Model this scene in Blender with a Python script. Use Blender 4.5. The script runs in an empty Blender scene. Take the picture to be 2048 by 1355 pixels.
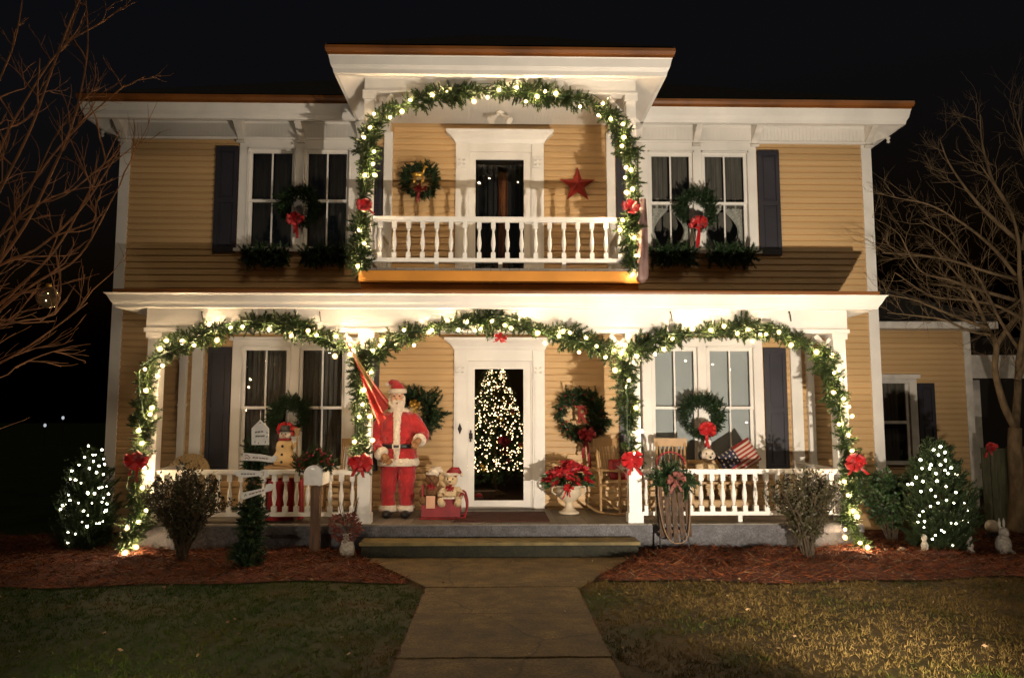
import bpy, math, random
import numpy as np
from mathutils import Vector, Matrix

R = math.radians
random.seed(11)
rng = np.random.default_rng(7)
scene = bpy.context.scene
col = scene.collection

# ------------------------------------------------------------------ camera
CAM = (-0.07, -10.84, 1.6)
PITCH, YAW, FPX = R(5.75), R(1.3), 1550.0
cam_d = bpy.data.cameras.new('camera')
cam = bpy.data.objects.new('camera', cam_d)
col.objects.link(cam)
cam.location = CAM
cam.rotation_euler = (R(90) + PITCH, 0, -YAW)
cam_d.sensor_width = 36
cam_d.lens = 36 * FPX / 2048
cam_d.clip_start = 0.05
cam_d.clip_end = 500
scene.camera = cam

# ------------------------------------------------------------------ world, added fill sun
world = bpy.data.worlds.new('World')
scene.world = world
world.use_nodes = True
wn = world.node_tree
bg = wn.nodes['Background']
sky = wn.nodes.new('ShaderNodeTexSky')
sky.sky_type = 'NISHITA'
sky.sun_disc = False
sky.sun_elevation = R(-4)
sky.sun_rotation = R(200)
wn.links.new(sky.outputs[0], bg.inputs[0])
bg.inputs[1].default_value = 0.24
fill_d = bpy.data.lights.new('fill_sun', 'SUN')  # dim warm fill added to lift the shadows
fill_d.energy = 0.28
fill_d.angle = R(10)
fill_d.color = (1, .80, .55)
fill_ob = bpy.data.objects.new('fill_sun', fill_d)
fill_ob.rotation_euler = (R(58), 0, R(28))
col.objects.link(fill_ob)

scene.view_settings.view_transform = 'Standard'
scene.view_settings.look = 'None'
scene.view_settings.exposure = 0
scene.view_settings.gamma = 1
scene.render.engine = 'CYCLES'
scene.cycles.use_denoising = True
scene.cycles.max_bounces = 6
scene.cycles.diffuse_bounces = 3
scene.cycles.glossy_bounces = 3
scene.cycles.transparent_max_bounces = 12
scene.cycles.caustics_reflective = False
scene.cycles.caustics_refractive = False
scene.cycles.sample_clamp_indirect = 4
scene.cycles.use_light_tree = True

# ------------------------------------------------------------------ helpers
def at(px, py, Y=None, Z=None):
    """point of the place seen at a photograph pixel (2048 wide), on the plane y=Y or z=Z"""
    d = Vector((math.sin(YAW) * math.cos(PITCH), math.cos(YAW) * math.cos(PITCH), math.sin(PITCH)))
    r = Vector((math.cos(YAW), -math.sin(YAW), 0))
    u = r.cross(d)
    v = d + r * ((px - 1024) / FPX) - u * ((py - 677.5) / FPX)
    c = Vector(CAM)
    t = (Y - c.y) / v.y if Y is not None else (Z - c.z) / v.z
    return c + v * t

WLOC = {}
def V(*a): return Vector(a)

class MB:
    def __init__(s): s.v = []; s.f = []; s.m = []
    def add(s, vs, fs, mi=0):
        b = len(s.v)
        s.v += [tuple(p) for p in vs]
        s.f += [tuple(i + b for i in f) for f in fs]
        s.m += [mi] * len(fs)
        return s
    def box(s, x0, x1, y0, y1, z0, z1, mi=0):
        vs = [(x0,y0,z0),(x1,y0,z0),(x1,y1,z0),(x0,y1,z0),(x0,y0,z1),(x1,y0,z1),(x1,y1,z1),(x0,y1,z1)]
        return s.add(vs, [(0,3,2,1),(4,5,6,7),(0,1,5,4),(1,2,6,5),(2,3,7,6),(3,0,4,7)], mi)
    def bar(s, a, b, w, h=None, mi=0, up=(0,0,1)):
        """rectangular bar from a to b, w wide, h high"""
        a, b = Vector(a), Vector(b); h = h or w
        d = (b - a).normalized(); up = Vector(up)
        if abs(d.dot(up)) > .98: up = Vector((0,1,0))
        x = d.cross(up).normalized(); z = x.cross(d)
        vs = []
        for p in (a, b):
            for sx, sz in ((-1,-1),(1,-1),(1,1),(-1,1)):
                vs.append(p + x*(sx*w/2) + z*(sz*h/2))
        return s.add(vs, [(0,1,2,3),(7,6,5,4),(0,4,5,1),(1,5,6,2),(2,6,7,3),(3,7,4,0)], mi)
    def extrude_y(s, poly, y0, y1, mi=0):
        """polygon of (x, z) extruded along y"""
        n = len(poly)
        vs = [(x, y0, z) for x, z in poly] + [(x, y1, z) for x, z in poly]
        fs = [tuple(range(n)), tuple(range(2*n-1, n-1, -1))]
        fs += [(i, i+n, (i+1) % n + n, (i+1) % n) for i in range(n)]
        return s.add(vs, fs, mi)
    def extrude_x(s, poly, x0, x1, mi=0):
        n = len(poly)
        vs = [(x0, y, z) for y, z in poly] + [(x1, y, z) for y, z in poly]
        fs = [tuple(range(n)), tuple(range(2*n-1, n-1, -1))]
        fs += [(i, i+n, (i+1) % n + n, (i+1) % n) for i in range(n)]
        return s.add(vs, fs, mi)
    def lathe(s, prof, c=(0,0,0), seg=12, mi=0, axis='z', sx=1, sy=1):
        n = len(prof); vs = []
        for r, z in prof:
            for k in range(seg):
                a = 2*math.pi*k/seg
                p = (r*math.cos(a)*sx, r*math.sin(a)*sy, z)
                if axis == 'y': p = (p[0], z, p[1])
                vs.append((c[0]+p[0], c[1]+p[1], c[2]+p[2]))
        fs = [(i*seg+k, i*seg+(k+1) % seg, (i+1)*seg+(k+1) % seg, (i+1)*seg+k) for i in range(n-1) for k in range(seg)]
        fs += [tuple(range(seg-1, -1, -1)), tuple((n-1)*seg+k for k in range(seg))]
        return s.add(vs, fs, mi)
    def ball(s, c, rx, ry=None, rz=None, seg=12, rings=8, mi=0):
        ry = ry or rx; rz = rz or rx
        vs = []
        for i in range(1, rings):
            t = math.pi*i/rings
            for k in range(seg):
                a = 2*math.pi*k/seg
                vs.append((c[0]+rx*math.sin(t)*math.cos(a), c[1]+ry*math.sin(t)*math.sin(a), c[2]+rz*math.cos(t)))
        vs += [(c[0],c[1],c[2]+rz),(c[0],c[1],c[2]-rz)]
        T, B = len(vs)-2, len(vs)-1
        fs = [(i*seg+k, (i+1)*seg+k, (i+1)*seg+(k+1) % seg, i*seg+(k+1) % seg) for i in range(rings-2) for k in range(seg)]
        fs += [(T, k, (k+1) % seg) for k in range(seg)]
        fs += [(B, (rings-2)*seg+(k+1) % seg, (rings-2)*seg+k) for k in range(seg)]
        return s.add(vs, fs, mi)
    def tube(s, pts, rad, seg=6, mi=0, cap=True):
        pts = [Vector(p) for p in pts]
        if not hasattr(rad, '__len__'): rad = [rad]*len(pts)
        n = len(pts); vs = []; x = None
        for i, p in enumerate(pts):
            d = (pts[min(i+1, n-1)] - pts[max(i-1, 0)])
            d = d.normalized() if d.length > 1e-9 else Vector((0,0,1))
            if x is None:
                x = d.cross(Vector((0,0,1)))
                if x.length < .1: x = d.cross(Vector((0,1,0)))
            x = (x - d*x.dot(d)).normalized(); y = d.cross(x)
            for k in range(seg):
                a = 2*math.pi*k/seg
                vs.append(p + (x*math.cos(a) + y*math.sin(a))*rad[i])
        fs = [(i*seg+k, i*seg+(k+1) % seg, (i+1)*seg+(k+1) % seg, (i+1)*seg+k) for i in range(n-1) for k in range(seg)]
        if cap: fs += [tuple(range(seg-1, -1, -1)), tuple((n-1)*seg+k for k in range(seg))]
        return s.add(vs, fs, mi)
    def strip(s, pts, wid, mi=0):
        """ribbon: pts centre points, wid list of half-width vectors"""
        vs = []
        for p, w in zip(pts, wid): vs += [Vector(p)-Vector(w), Vector(p)+Vector(w)]
        return s.add(vs, [(2*i, 2*i+1, 2*i+3, 2*i+2) for i in range(len(pts)-1)], mi)
    def build(s, name, mats, parent=None, smooth=False, kind=None):
        me = bpy.data.meshes.new(name)
        o = V(*WLOC.get(parent.name, (0,0,0))) if parent else V(0,0,0)
        me.from_pydata([(p[0]-o.x, p[1]-o.y, p[2]-o.z) for p in s.v], [], s.f)
        if not isinstance(mats, (list, tuple)): mats = [mats]
        for m in mats: me.materials.append(m)
        if len(mats) > 1: me.polygons.foreach_set('material_index', s.m)
        if smooth: me.polygons.foreach_set('use_smooth', [True]*len(me.polygons))
        me.update()
        return link(name, me, parent, kind)

def link(name, me, parent=None, kind=None, loc=None):
    ob = bpy.data.objects.new(name, me)
    col.objects.link(ob)
    if parent:
        ob.parent = parent
        WLOC[ob.name] = WLOC.get(parent.name, (0,0,0))
    if loc is not None:
        o = WLOC.get(parent.name, (0,0,0)) if parent else (0,0,0)
        ob.location = (loc[0]-o[0], loc[1]-o[1], loc[2]-o[2])
    if kind: ob['kind'] = kind
    return ob

def tag(o, label, cat, group=None):
    o['label'] = label; o['category'] = cat
    if group: o['group'] = group
    return o
def thing(name, label, cat, loc=(0,0,0), group=None):
    o = bpy.data.objects.new(name, None); col.objects.link(o)
    o.empty_display_size = .1
    o.location = loc; WLOC[o.name] = tuple(loc)
    return tag(o, label, cat, group)
def holder(name, parent):
    o = bpy.data.objects.new(name, None); col.objects.link(o); o.parent = parent
    o.empty_display_size = .1
    WLOC[o.name] = WLOC.get(parent.name, (0,0,0))
    return o
def copy_tree(o, parent=None):
    c = o.copy(); col.objects.link(c); c.parent = parent
    for ch in list(o.children): copy_tree(ch, c)
    return c

def np_mesh(name, verts, faces, mats, parent=None, kind=None, smooth=False, mi=None):
    """faces: (n,3) or (n,4) array"""
    me = bpy.data.meshes.new(name)
    o = np.array(WLOC.get(parent.name, (0,0,0))) if parent else np.zeros(3)
    verts = np.asarray(verts, np.float32) - o.astype(np.float32)
    n, k = faces.shape
    me.vertices.add(len(verts)); me.vertices.foreach_set('co', verts.astype(np.float32).ravel())
    me.loops.add(n*k); me.loops.foreach_set('vertex_index', faces.astype(np.int32).ravel())
    me.polygons.add(n)
    me.polygons.foreach_set('loop_start', np.arange(0, n*k, k, dtype=np.int32))
    if not isinstance(mats, (list, tuple)): mats = [mats]
    for m in mats: me.materials.append(m)
    if mi is not None: me.polygons.foreach_set('material_index', np.asarray(mi, np.int32))
    if smooth: me.polygons.foreach_set('use_smooth', np.ones(n, bool))
    me.update(calc_edges=True); me.validate()
    return link(name, me, parent, kind)

def scatter(tv, tf, pos, dirs, scale, roll=None):
    """copies of a template (axis +z) at pos, pointing along dirs"""
    pos = np.asarray(pos, float); dirs = np.asarray(dirs, float)
    n = len(pos)
    d = dirs/np.maximum(np.linalg.norm(dirs, axis=1, keepdims=True), 1e-9)
    ref = np.where(np.abs(d[:, 2:3]) > .9, np.array([[1., 0, 0]]), np.array([[0., 0, 1]]))
    x = np.cross(ref, d); x /= np.maximum(np.linalg.norm(x, axis=1, keepdims=True), 1e-9)
    y = np.cross(d, x)
    roll = rng.uniform(0, 6.283, n) if roll is None else roll
    c, s_ = np.cos(roll)[:, None], np.sin(roll)[:, None]
    x, y = x*c + y*s_, y*c - x*s_
    scale = np.asarray(scale, float)
    if scale.ndim == 1: scale = np.stack([scale]*3, 1)
    tv = np.asarray(tv, float)
    t = tv[None]*scale[:, None, :]
    P = pos[:, None, :] + t[:, :, 0:1]*x[:, None] + t[:, :, 1:2]*y[:, None] + t[:, :, 2:3]*d[:, None]
    F = np.asarray(tf)[None] + (np.arange(n)*len(tv))[:, None, None]
    return P.reshape(-1, 3), F.reshape(-1, np.asarray(tf).shape[1])

def pine_tip():
    v = []; f = []
    for k in range(2):                                  # core blades
        a = k*math.pi/2
        c, s_ = math.cos(a)*.07, math.sin(a)*.07
        b = len(v); v += [(-c,-s_,0),(c,s_,0),(0,0,1)]; f.append((b,b+1,b+2))
    for i in range(6):
        z = .02 + i*.15
        L = .46 - .035*i
        for k in range(4):
            a = k*math.pi/2 + i*.7
            ca, sa = math.cos(a), math.sin(a)
            b = len(v)
            v += [(-sa*.055, ca*.055, z), (sa*.055, -ca*.055, z), (ca*L*.62, sa*L*.62, z+L*.75)]
            f.append((b, b+1, b+2))
    return v, f
PINE = pine_tip()
LEAF = ([(0,0,0),(.3,.05,.45),(0,0,1),(-.3,.05,.45)], [(0,1,2),(0,2,3)])
BLADE = ([(-.5,0,0),(.5,0,0),(.1,.35,.6),(0,.8,1)], [(0,1,2),(0,2,3)])

# ------------------------------------------------------------------ materials
def mat(name, c, rough=.55, metal=0., var=0., vs=3., bump=0., bs=40., c2=None, spec=.5, sheen=0., detail=3., stretch=None):
    m = bpy.data.materials.new(name); m.use_nodes = True
    nt = m.node_tree; b = nt.nodes['Principled BSDF']
    b.inputs['Roughness'].default_value = rough
    b.inputs['Metallic'].default_value = metal
    b.inputs['Specular IOR Level'].default_value = spec
    if sheen: b.inputs['Sheen Weight'].default_value = sheen
    b.inputs['Base Color'].default_value = (*c, 1)
    geo = nt.nodes.new('ShaderNodeNewGeometry')
    src = geo.outputs['Position']
    if stretch:
        mp = nt.nodes.new('ShaderNodeMapping'); mp.inputs['Scale'].default_value = stretch
        nt.links.new(src, mp.inputs['Vector']); src = mp.outputs[0]
    if var or c2:
        n = nt.nodes.new('ShaderNodeTexNoise'); n.inputs['Scale'].default_value = vs; n.inputs['Detail'].default_value = detail
        nt.links.new(src, n.inputs['Vector'])
        r = nt.nodes.new('ShaderNodeValToRGB')
        r.color_ramp.elements[0].position = .35; r.color_ramp.elements[1].position = .68
        a = tuple(max(0, x*(1-var)) for x in c); e = c2 or tuple(min(1, x*(1+var)) for x in c)
        r.color_ramp.elements[0].color = (*a, 1); r.color_ramp.elements[1].color = (*e, 1)
        nt.links.new(n.outputs['Fac'], r.inputs[0]); nt.links.new(r.outputs[0], b.inputs['Base Color'])
    if bump:
        n2 = nt.nodes.new('ShaderNodeTexNoise'); n2.inputs['Scale'].default_value = bs; n2.inputs['Detail'].default_value = 4
        nt.links.new(src, n2.inputs['Vector'])
        bp = nt.nodes.new('ShaderNodeBump'); bp.inputs['Strength'].default_value = bump; bp.inputs['Distance'].default_value = .02
        nt.links.new(n2.outputs['Fac'], bp.inputs['Height']); nt.links.new(bp.outputs[0], b.inputs['Normal'])
    return m
def emit(name, c, s):
    m = bpy.data.materials.new(name); m.use_nodes = True
    nt = m.node_tree; nt.nodes.clear()
    e = nt.nodes.new('ShaderNodeEmission'); e.inputs[0].default_value = (*c, 1); e.inputs[1].default_value = s
    o = nt.nodes.new('ShaderNodeOutputMaterial'); nt.links.new(e.outputs[0], o.inputs[0])
    return m
def glass(name, ior=1.45, tint=(.9,.92,.92), gain=1.0):
    m = bpy.data.materials.new(name); m.use_nodes = True
    nt = m.node_tree; nt.nodes.clear()
    t = nt.nodes.new('ShaderNodeBsdfTransparent'); t.inputs[0].default_value = (*tint, 1)
    g = nt.nodes.new('ShaderNodeBsdfGlossy'); g.inputs['Roughness'].default_value = .015
    fr = nt.nodes.new('ShaderNodeFresnel'); fr.inputs[0].default_value = ior
    mx = nt.nodes.new('ShaderNodeMixShader'); o = nt.nodes.new('ShaderNodeOutputMaterial')
    nt.links.new(fr.outputs[0], mx.inputs[0]); nt.links.new(t.outputs[0], mx.inputs[1]); nt.links.new(g.outputs[0], mx.inputs[2])
    nt.links.new(mx.outputs[0], o.inputs[0])
    return m
def bead(name, c, scale, axis='x'):
    """painted beadboard: fine vertical grooves"""
    m = mat(name, c, .5, var=.06, vs=1.5)
    nt = m.node_tree; b = nt.nodes['Principled BSDF']
    geo = [n for n in nt.nodes if n.type == 'NEW_GEOMETRY'][0]
    w = nt.nodes.new('ShaderNodeTexWave'); w.wave_type = 'BANDS'; w.bands_direction = axis.upper(); w.wave_profile = 'SAW'
    w.inputs['Scale'].default_value = scale
    nt.links.new(geo.outputs['Position'], w.inputs['Vector'])
    bp = nt.nodes.new('ShaderNodeBump'); bp.inputs['Strength'].default_value = 1; bp.inputs['Distance'].default_value = .02
    nt.links.new(w.outputs['Fac'], bp.inputs['Height']); nt.links.new(bp.outputs[0], b.inputs['Normal'])
    return m

M = {}
M['white'] = mat('white_paint', (.74,.71,.66), .45, var=.07, vs=2.2, bump=.05, bs=60)
M['white2'] = mat('old_white_paint', (.66,.62,.56), .55, var=.14, vs=6, bump=.1, bs=60)
M['bead'] = bead('white_beadboard', (.72,.69,.64), 6.0)
M['siding'] = mat('tan_siding', (.54,.352,.165), .5, var=.08, vs=1.3, bump=.06, bs=90, stretch=(.25,1,1))
M['gutter'] = mat('dim_amber_gutter', (.20,.068,.012), .45, var=.3, vs=2)  # amber darkened in the colour to stand for weaker light at the eaves
def per_object_tone(m, amt):
    nt = m.node_tree; b = nt.nodes['Principled BSDF']; src = b.inputs['Base Color'].links[0].from_socket
    oi = nt.nodes.new('ShaderNodeObjectInfo'); hs = nt.nodes.new('ShaderNodeHueSaturation')
    mr = nt.nodes.new('ShaderNodeMapRange'); mr.inputs[3].default_value = 1-amt; mr.inputs[4].default_value = 1+amt
    nt.links.new(oi.outputs['Random'], mr.inputs[0]); nt.links.new(mr.outputs[0], hs.inputs['Value'])
    nt.links.new(src, hs.inputs['Color']); nt.links.new(hs.outputs[0], b.inputs['Base Color'])
per_object_tone(M['siding'], .06)
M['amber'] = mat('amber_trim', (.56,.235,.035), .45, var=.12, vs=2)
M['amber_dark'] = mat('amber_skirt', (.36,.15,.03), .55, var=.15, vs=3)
M['shutter'] = mat('slate_shutter', (.022,.021,.030), .5, var=.15, vs=4)
M['roof'] = mat('dark_shingle', (.030,.028,.024), .9, var=.35, vs=14, bump=.4, bs=30)
M['deck'] = mat('grey_deck_paint', (.17,.15,.125), .55, var=.2, vs=3, bump=.1, bs=40)
M['found'] = mat('grey_foundation_paint', (.095,.09,.10), .6, var=.22, vs=4, bump=.15, bs=25)
M['step'] = mat('shaded_step', (.028,.025,.008), .8, var=.3, vs=5, bump=.3, bs=40, c2=(.018,.019,.005))  # mossy step, with its shade painted in as a near-black colour
M['glass'] = glass('window_glass', 1.5)
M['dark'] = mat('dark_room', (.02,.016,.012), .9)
M['hall'] = mat('hall_wall', (.16,.085,.04), .8)
M['curtain'] = mat('taupe_curtain', (.165,.14,.115), .9, var=.2, vs=8, stretch=(3,1,.3))
M['lace'] = mat('lace_curtain', (.5,.46,.40), .95, var=.25, vs=40)
M['shade'] = mat('white_shade', (.56,.57,.57), .9, var=.04, vs=3)
M['doorcur'] = mat('amber_door_curtain', (.22,.07,.015), .8, var=.2, vs=5)
M['pine'] = mat('pine_needles', (.026,.050,.012), .5, var=.45, vs=14, c2=(.062,.098,.022))
M['pine2'] = mat('wreath_needles', (.020,.047,.016), .5, var=.45, vs=14, c2=(.036,.075,.022))
M['bulb'] = emit('warm_bulb', (1,.70,.40), 760)
M['mini'] = emit('mini_bulb', (1,.86,.62), 30)
M['mini2'] = emit('tree_bulb', (1,.66,.33), 9)
M['red'] = mat('red_ribbon', (.42,.006,.008), .45, var=.2, vs=12, sheen=.2)
M['dred'] = mat('dark_red_ribbon', (.22,.006,.010), .6, var=.2, vs=12)
M['suit'] = mat('red_plush', (.36,.007,.009), .8, var=.2, vs=9, bump=.3, bs=60, sheen=.4)
M['fur'] = mat('white_fur', (.68,.58,.46), .95, var=.12, vs=30, bump=.7, bs=90)
M['skin'] = mat('painted_face', (.60,.33,.20), .55, var=.06)
M['glove'] = mat('tan_glove', (.30,.15,.06), .7)
M['black'] = mat('black_leather', (.012,.011,.011), .4)
M['gold'] = mat('gold_metal', (.60,.36,.07), .35, metal=.85)
M['silver'] = mat('metal_grey', (.4,.4,.4), .35, metal=.9)
M['brown'] = mat('brown_plush', (.16,.075,.03), .95, var=.2, vs=20, bump=.6, bs=80)
M['cream'] = mat('cream_plush', (.60,.45,.27), .95, var=.12, vs=20, bump=.6, bs=80)
M['snow'] = mat('cream_painted_wood', (.62,.44,.22), .6, var=.1, vs=8)
M['wood'] = mat('honey_wood', (.36,.22,.095), .5, var=.2, vs=6, stretch=(1,1,.3), bump=.05)
M['oldwood'] = mat('weathered_wood', (.13,.072,.04), .8, var=.3, vs=10, stretch=(3,3,.4), bump=.3)
M['sledwood'] = mat('grey_sled_wood', (.075,.045,.028), .85, var=.4, vs=12, stretch=(4,4,.4), bump=.4)
M['iron'] = mat('dark_iron', (.03,.025,.022), .5, metal=.6)
M['mat'] = mat('door_mat', (.062,.018,.012), .95, var=.3, vs=40, bump=.5, bs=200)
M['urn'] = mat('cream_urn', (.62,.52,.38), .6, var=.1, vs=9, bump=.2, bs=50)
M['bract'] = mat('poinsettia_red', (.33,.006,.012), .55, var=.35, vs=25)
M['gleaf'] = mat('green_leaf', (.03,.07,.02), .5, var=.4, vs=18)
M['shrub'] = mat('boxwood_leaf', (.036,.034,.010), .55, var=.35, vs=22, c2=(.065,.055,.018))
M['twig'] = mat('shrub_twig', (.065,.045,.025), .9, var=.3, vs=20)
M['bark'] = mat('smooth_tan_bark', (.34,.155,.065), .75, var=.35, vs=14, bump=.3, bs=30, stretch=(1,1,.4))
M['bark2'] = mat('grey_tan_bark', (.15,.10,.05), .85, var=.35, vs=14, bump=.4, bs=30, stretch=(1,1,.4))
M['conifer'] = mat('arborvitae', (.028,.050,.014), .6, var=.4, vs=15, c2=(.045,.075,.02))
M['deadleaf'] = mat('dry_leaf', (.16,.085,.03), .8, var=.4, vs=20, c2=(.30,.19,.09))
M['mulch'] = mat('pine_straw', (.09,.018,.002), .9, var=.55, vs=18, c2=(.24,.060,.008))
M['mulchb'] = mat('mulch_base', (.085,.020,.005), .95, var=.5, vs=9, bump=1, bs=40)
M['conc'] = mat('old_concrete', (.095,.058,.013), .85, var=.22, vs=2.5, bump=.35, bs=60, c2=(.15,.095,.026))
def stained(m, cracks=False):
    nt = m.node_tree; b = nt.nodes['Principled BSDF']
    src = b.inputs['Base Color'].links[0].from_socket
    g = [n for n in nt.nodes if n.type == 'NEW_GEOMETRY'][0]
    n = nt.nodes.new('ShaderNodeTexNoise'); n.inputs['Scale'].default_value = 7; n.inputs['Detail'].default_value = 8; n.inputs['Roughness'].default_value = .7
    nt.links.new(g.outputs['Position'], n.inputs['Vector'])
    r = nt.nodes.new('ShaderNodeValToRGB'); r.color_ramp.elements[0].position = .38; r.color_ramp.elements[1].position = .58
    r.color_ramp.elements[0].color = (.42,.40,.36,1); r.color_ramp.elements[1].color = (1,1,1,1)
    nt.links.new(n.outputs['Fac'], r.inputs[0])
    mx = nt.nodes.new('ShaderNodeMix'); mx.data_type = 'RGBA'; mx.blend_type = 'MULTIPLY'; mx.inputs[0].default_value = .8
    nt.links.new(src, mx.inputs[6]); nt.links.new(r.outputs[0], mx.inputs[7])
    n3 = nt.nodes.new('ShaderNodeTexNoise'); n3.inputs['Scale'].default_value = 55; n3.inputs['Detail'].default_value = 3
    nt.links.new(g.outputs['Position'], n3.inputs['Vector'])
    r3 = nt.nodes.new('ShaderNodeValToRGB'); r3.color_ramp.elements[0].position = .36; r3.color_ramp.elements[1].position = .66
    r3.color_ramp.elements[0].color = (.6,.6,.6,1); r3.color_ramp.elements[1].color = (1.25,1.25,1.25,1)
    nt.links.new(n3.outputs['Fac'], r3.inputs[0])
    vo = nt.nodes.new('ShaderNodeTexVoronoi'); vo.feature = 'DISTANCE_TO_EDGE'; vo.inputs['Scale'].default_value = .55
    nw = nt.nodes.new('ShaderNodeTexNoise'); nw.inputs['Scale'].default_value = 3; nw.inputs['Detail'].default_value = 5
    nt.links.new(g.outputs['Position'], nw.inputs['Vector'])
    va = nt.nodes.new('ShaderNodeMix'); va.data_type = 'RGBA'; va.inputs[0].default_value = .25
    nt.links.new(g.outputs['Position'], va.inputs[6]); nt.links.new(nw.outputs['Color'], va.inputs[7]); nt.links.new(va.outputs[2], vo.inputs['Vector'])
    rc = nt.nodes.new('ShaderNodeValToRGB'); rc.color_ramp.elements[0].position = 0; rc.color_ramp.elements[1].position = .006
    rc.color_ramp.elements[0].color = (.35,.33,.3,1); rc.color_ramp.elements[1].color = (1,1,1,1)
    nt.links.new(vo.outputs['Distance'], rc.inputs[0])
    m2 = nt.nodes.new('ShaderNodeMix'); m2.data_type = 'RGBA'; m2.blend_type = 'MULTIPLY'; m2.inputs[0].default_value = 1
    m3 = nt.nodes.new('ShaderNodeMix'); m3.data_type = 'RGBA'; m3.blend_type = 'MULTIPLY'; m3.inputs[0].default_value = 1 if cracks else 0
    nt.links.new(mx.outputs[2], m2.inputs[6]); nt.links.new(r3.outputs[0], m2.inputs[7])
    nt.links.new(m2.outputs[2], m3.inputs[6]); nt.links.new(rc.outputs[0], m3.inputs[7]); nt.links.new(m3.outputs[2], b.inputs['Base Color'])
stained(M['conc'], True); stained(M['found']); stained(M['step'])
M['signw'] = mat('white_sign_paint', (.72,.70,.66), .5, var=.08, vs=14)
M['ink'] = mat('dark_sign_ink', (.06,.06,.05), .7)
M['inkg'] = mat('green_sign_ink', (.02,.10,.035), .7)
M['plaid'] = mat('plaid_ribbon', (.20,.022,.020), .6, var=.5, vs=60, c2=(.32,.13,.10))
M['rope'] = mat('tan_rope', (.24,.15,.08), .9)
M['stone'] = mat('pale_stone', (.42,.38,.32), .85, var=.3, vs=30, bump=.5, bs=60)
M['fence'] = mat('green_grey_fence', (.085,.085,.045), .85, var=.3, vs=8, stretch=(4,4,.5), bump=.3)
M['navy'] = mat('navy_cloth', (.012,.014,.035), .85)
M['stripe'] = mat('white_cloth', (.5,.42,.35), .85)
M['pred'] = mat('faded_red_stripe', (.22,.016,.014), .9)
M['pwhite'] = mat('faded_cream_stripe', (.36,.29,.23), .9)
M['flagred'] = mat('red_flag_cloth', (.42,.03,.018), .8, var=.15, vs=5)
M['flagtan'] = mat('olive_tan_flag_cloth', (.33,.22,.075), .8, var=.2, vs=6)
M['banner'] = mat('furled_banner', (.15,.075,.06), .6, var=.5, vs=9, stretch=(1,1,.35), c2=(.30,.19,.17))
M['dusty'] = mat('dusty_pink_petals', (.17,.05,.035), .8, var=.4, vs=30)
M['wicker'] = mat('wicker', (.36,.25,.12), .8, var=.25, vs=40, bump=.6, bs=120)
M['mirror'] = mat('mercury_glass', (.75,.55,.33), .12, metal=.9)
def glass_ball(name):
    m = mat(name, (.9,.86,.8), .03)
    m.node_tree.nodes['Principled BSDF'].inputs['Transmission Weight'].default_value = .75
    return m
M['ball'] = glass_ball('clear_ornament_glass')

def lawn_material(name, blade):
    """dormant turf: green on one side of the walk, straw on the other"""
    m = bpy.data.materials.new(name); m.use_nodes = True
    nt = m.node_tree; b = nt.nodes['Principled BSDF']
    b.inputs['Roughness'].default_value = .8; b.inputs['Specular IOR Level'].default_value = .2
    g = nt.nodes.new('ShaderNodeNewGeometry')
    n = nt.nodes.new('ShaderNodeTexNoise'); n.inputs['Scale'].default_value = 1.6; n.inputs['Detail'].default_value = 5
    nt.links.new(g.outputs['Position'], n.inputs['Vector'])
    n2 = nt.nodes.new('ShaderNodeTexNoise'); n2.inputs['Scale'].default_value = 24; n2.inputs['Detail'].default_value = 2
    nt.links.new(g.outputs['Position'], n2.inputs['Vector'])
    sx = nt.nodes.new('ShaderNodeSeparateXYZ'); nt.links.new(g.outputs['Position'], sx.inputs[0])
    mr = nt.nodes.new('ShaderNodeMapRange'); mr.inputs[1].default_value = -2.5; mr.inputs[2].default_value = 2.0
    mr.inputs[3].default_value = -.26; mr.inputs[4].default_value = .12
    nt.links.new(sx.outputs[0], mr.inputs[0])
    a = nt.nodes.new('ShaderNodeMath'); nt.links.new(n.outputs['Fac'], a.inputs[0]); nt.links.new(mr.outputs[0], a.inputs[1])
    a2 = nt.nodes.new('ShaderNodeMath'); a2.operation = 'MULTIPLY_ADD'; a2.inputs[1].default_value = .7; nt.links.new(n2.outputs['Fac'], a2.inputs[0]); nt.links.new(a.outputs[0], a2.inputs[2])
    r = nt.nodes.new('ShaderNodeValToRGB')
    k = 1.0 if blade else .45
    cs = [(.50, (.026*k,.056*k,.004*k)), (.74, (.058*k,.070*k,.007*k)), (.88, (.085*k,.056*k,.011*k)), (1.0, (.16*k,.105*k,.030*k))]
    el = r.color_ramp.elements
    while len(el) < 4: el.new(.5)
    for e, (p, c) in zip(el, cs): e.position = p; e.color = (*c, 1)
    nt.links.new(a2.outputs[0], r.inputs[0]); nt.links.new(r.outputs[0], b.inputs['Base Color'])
    return m
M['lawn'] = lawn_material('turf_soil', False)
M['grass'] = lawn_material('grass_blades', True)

# ------------------------------------------------------------------ ground
def struct(o): o['kind'] = 'structure'; return o
struct(MB().add([(-150,-60,0),(150,-60,0),(150,200,0),(-150,200,0)], [(0,1,2,3)]).build('lawn', M['lawn']))

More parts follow.
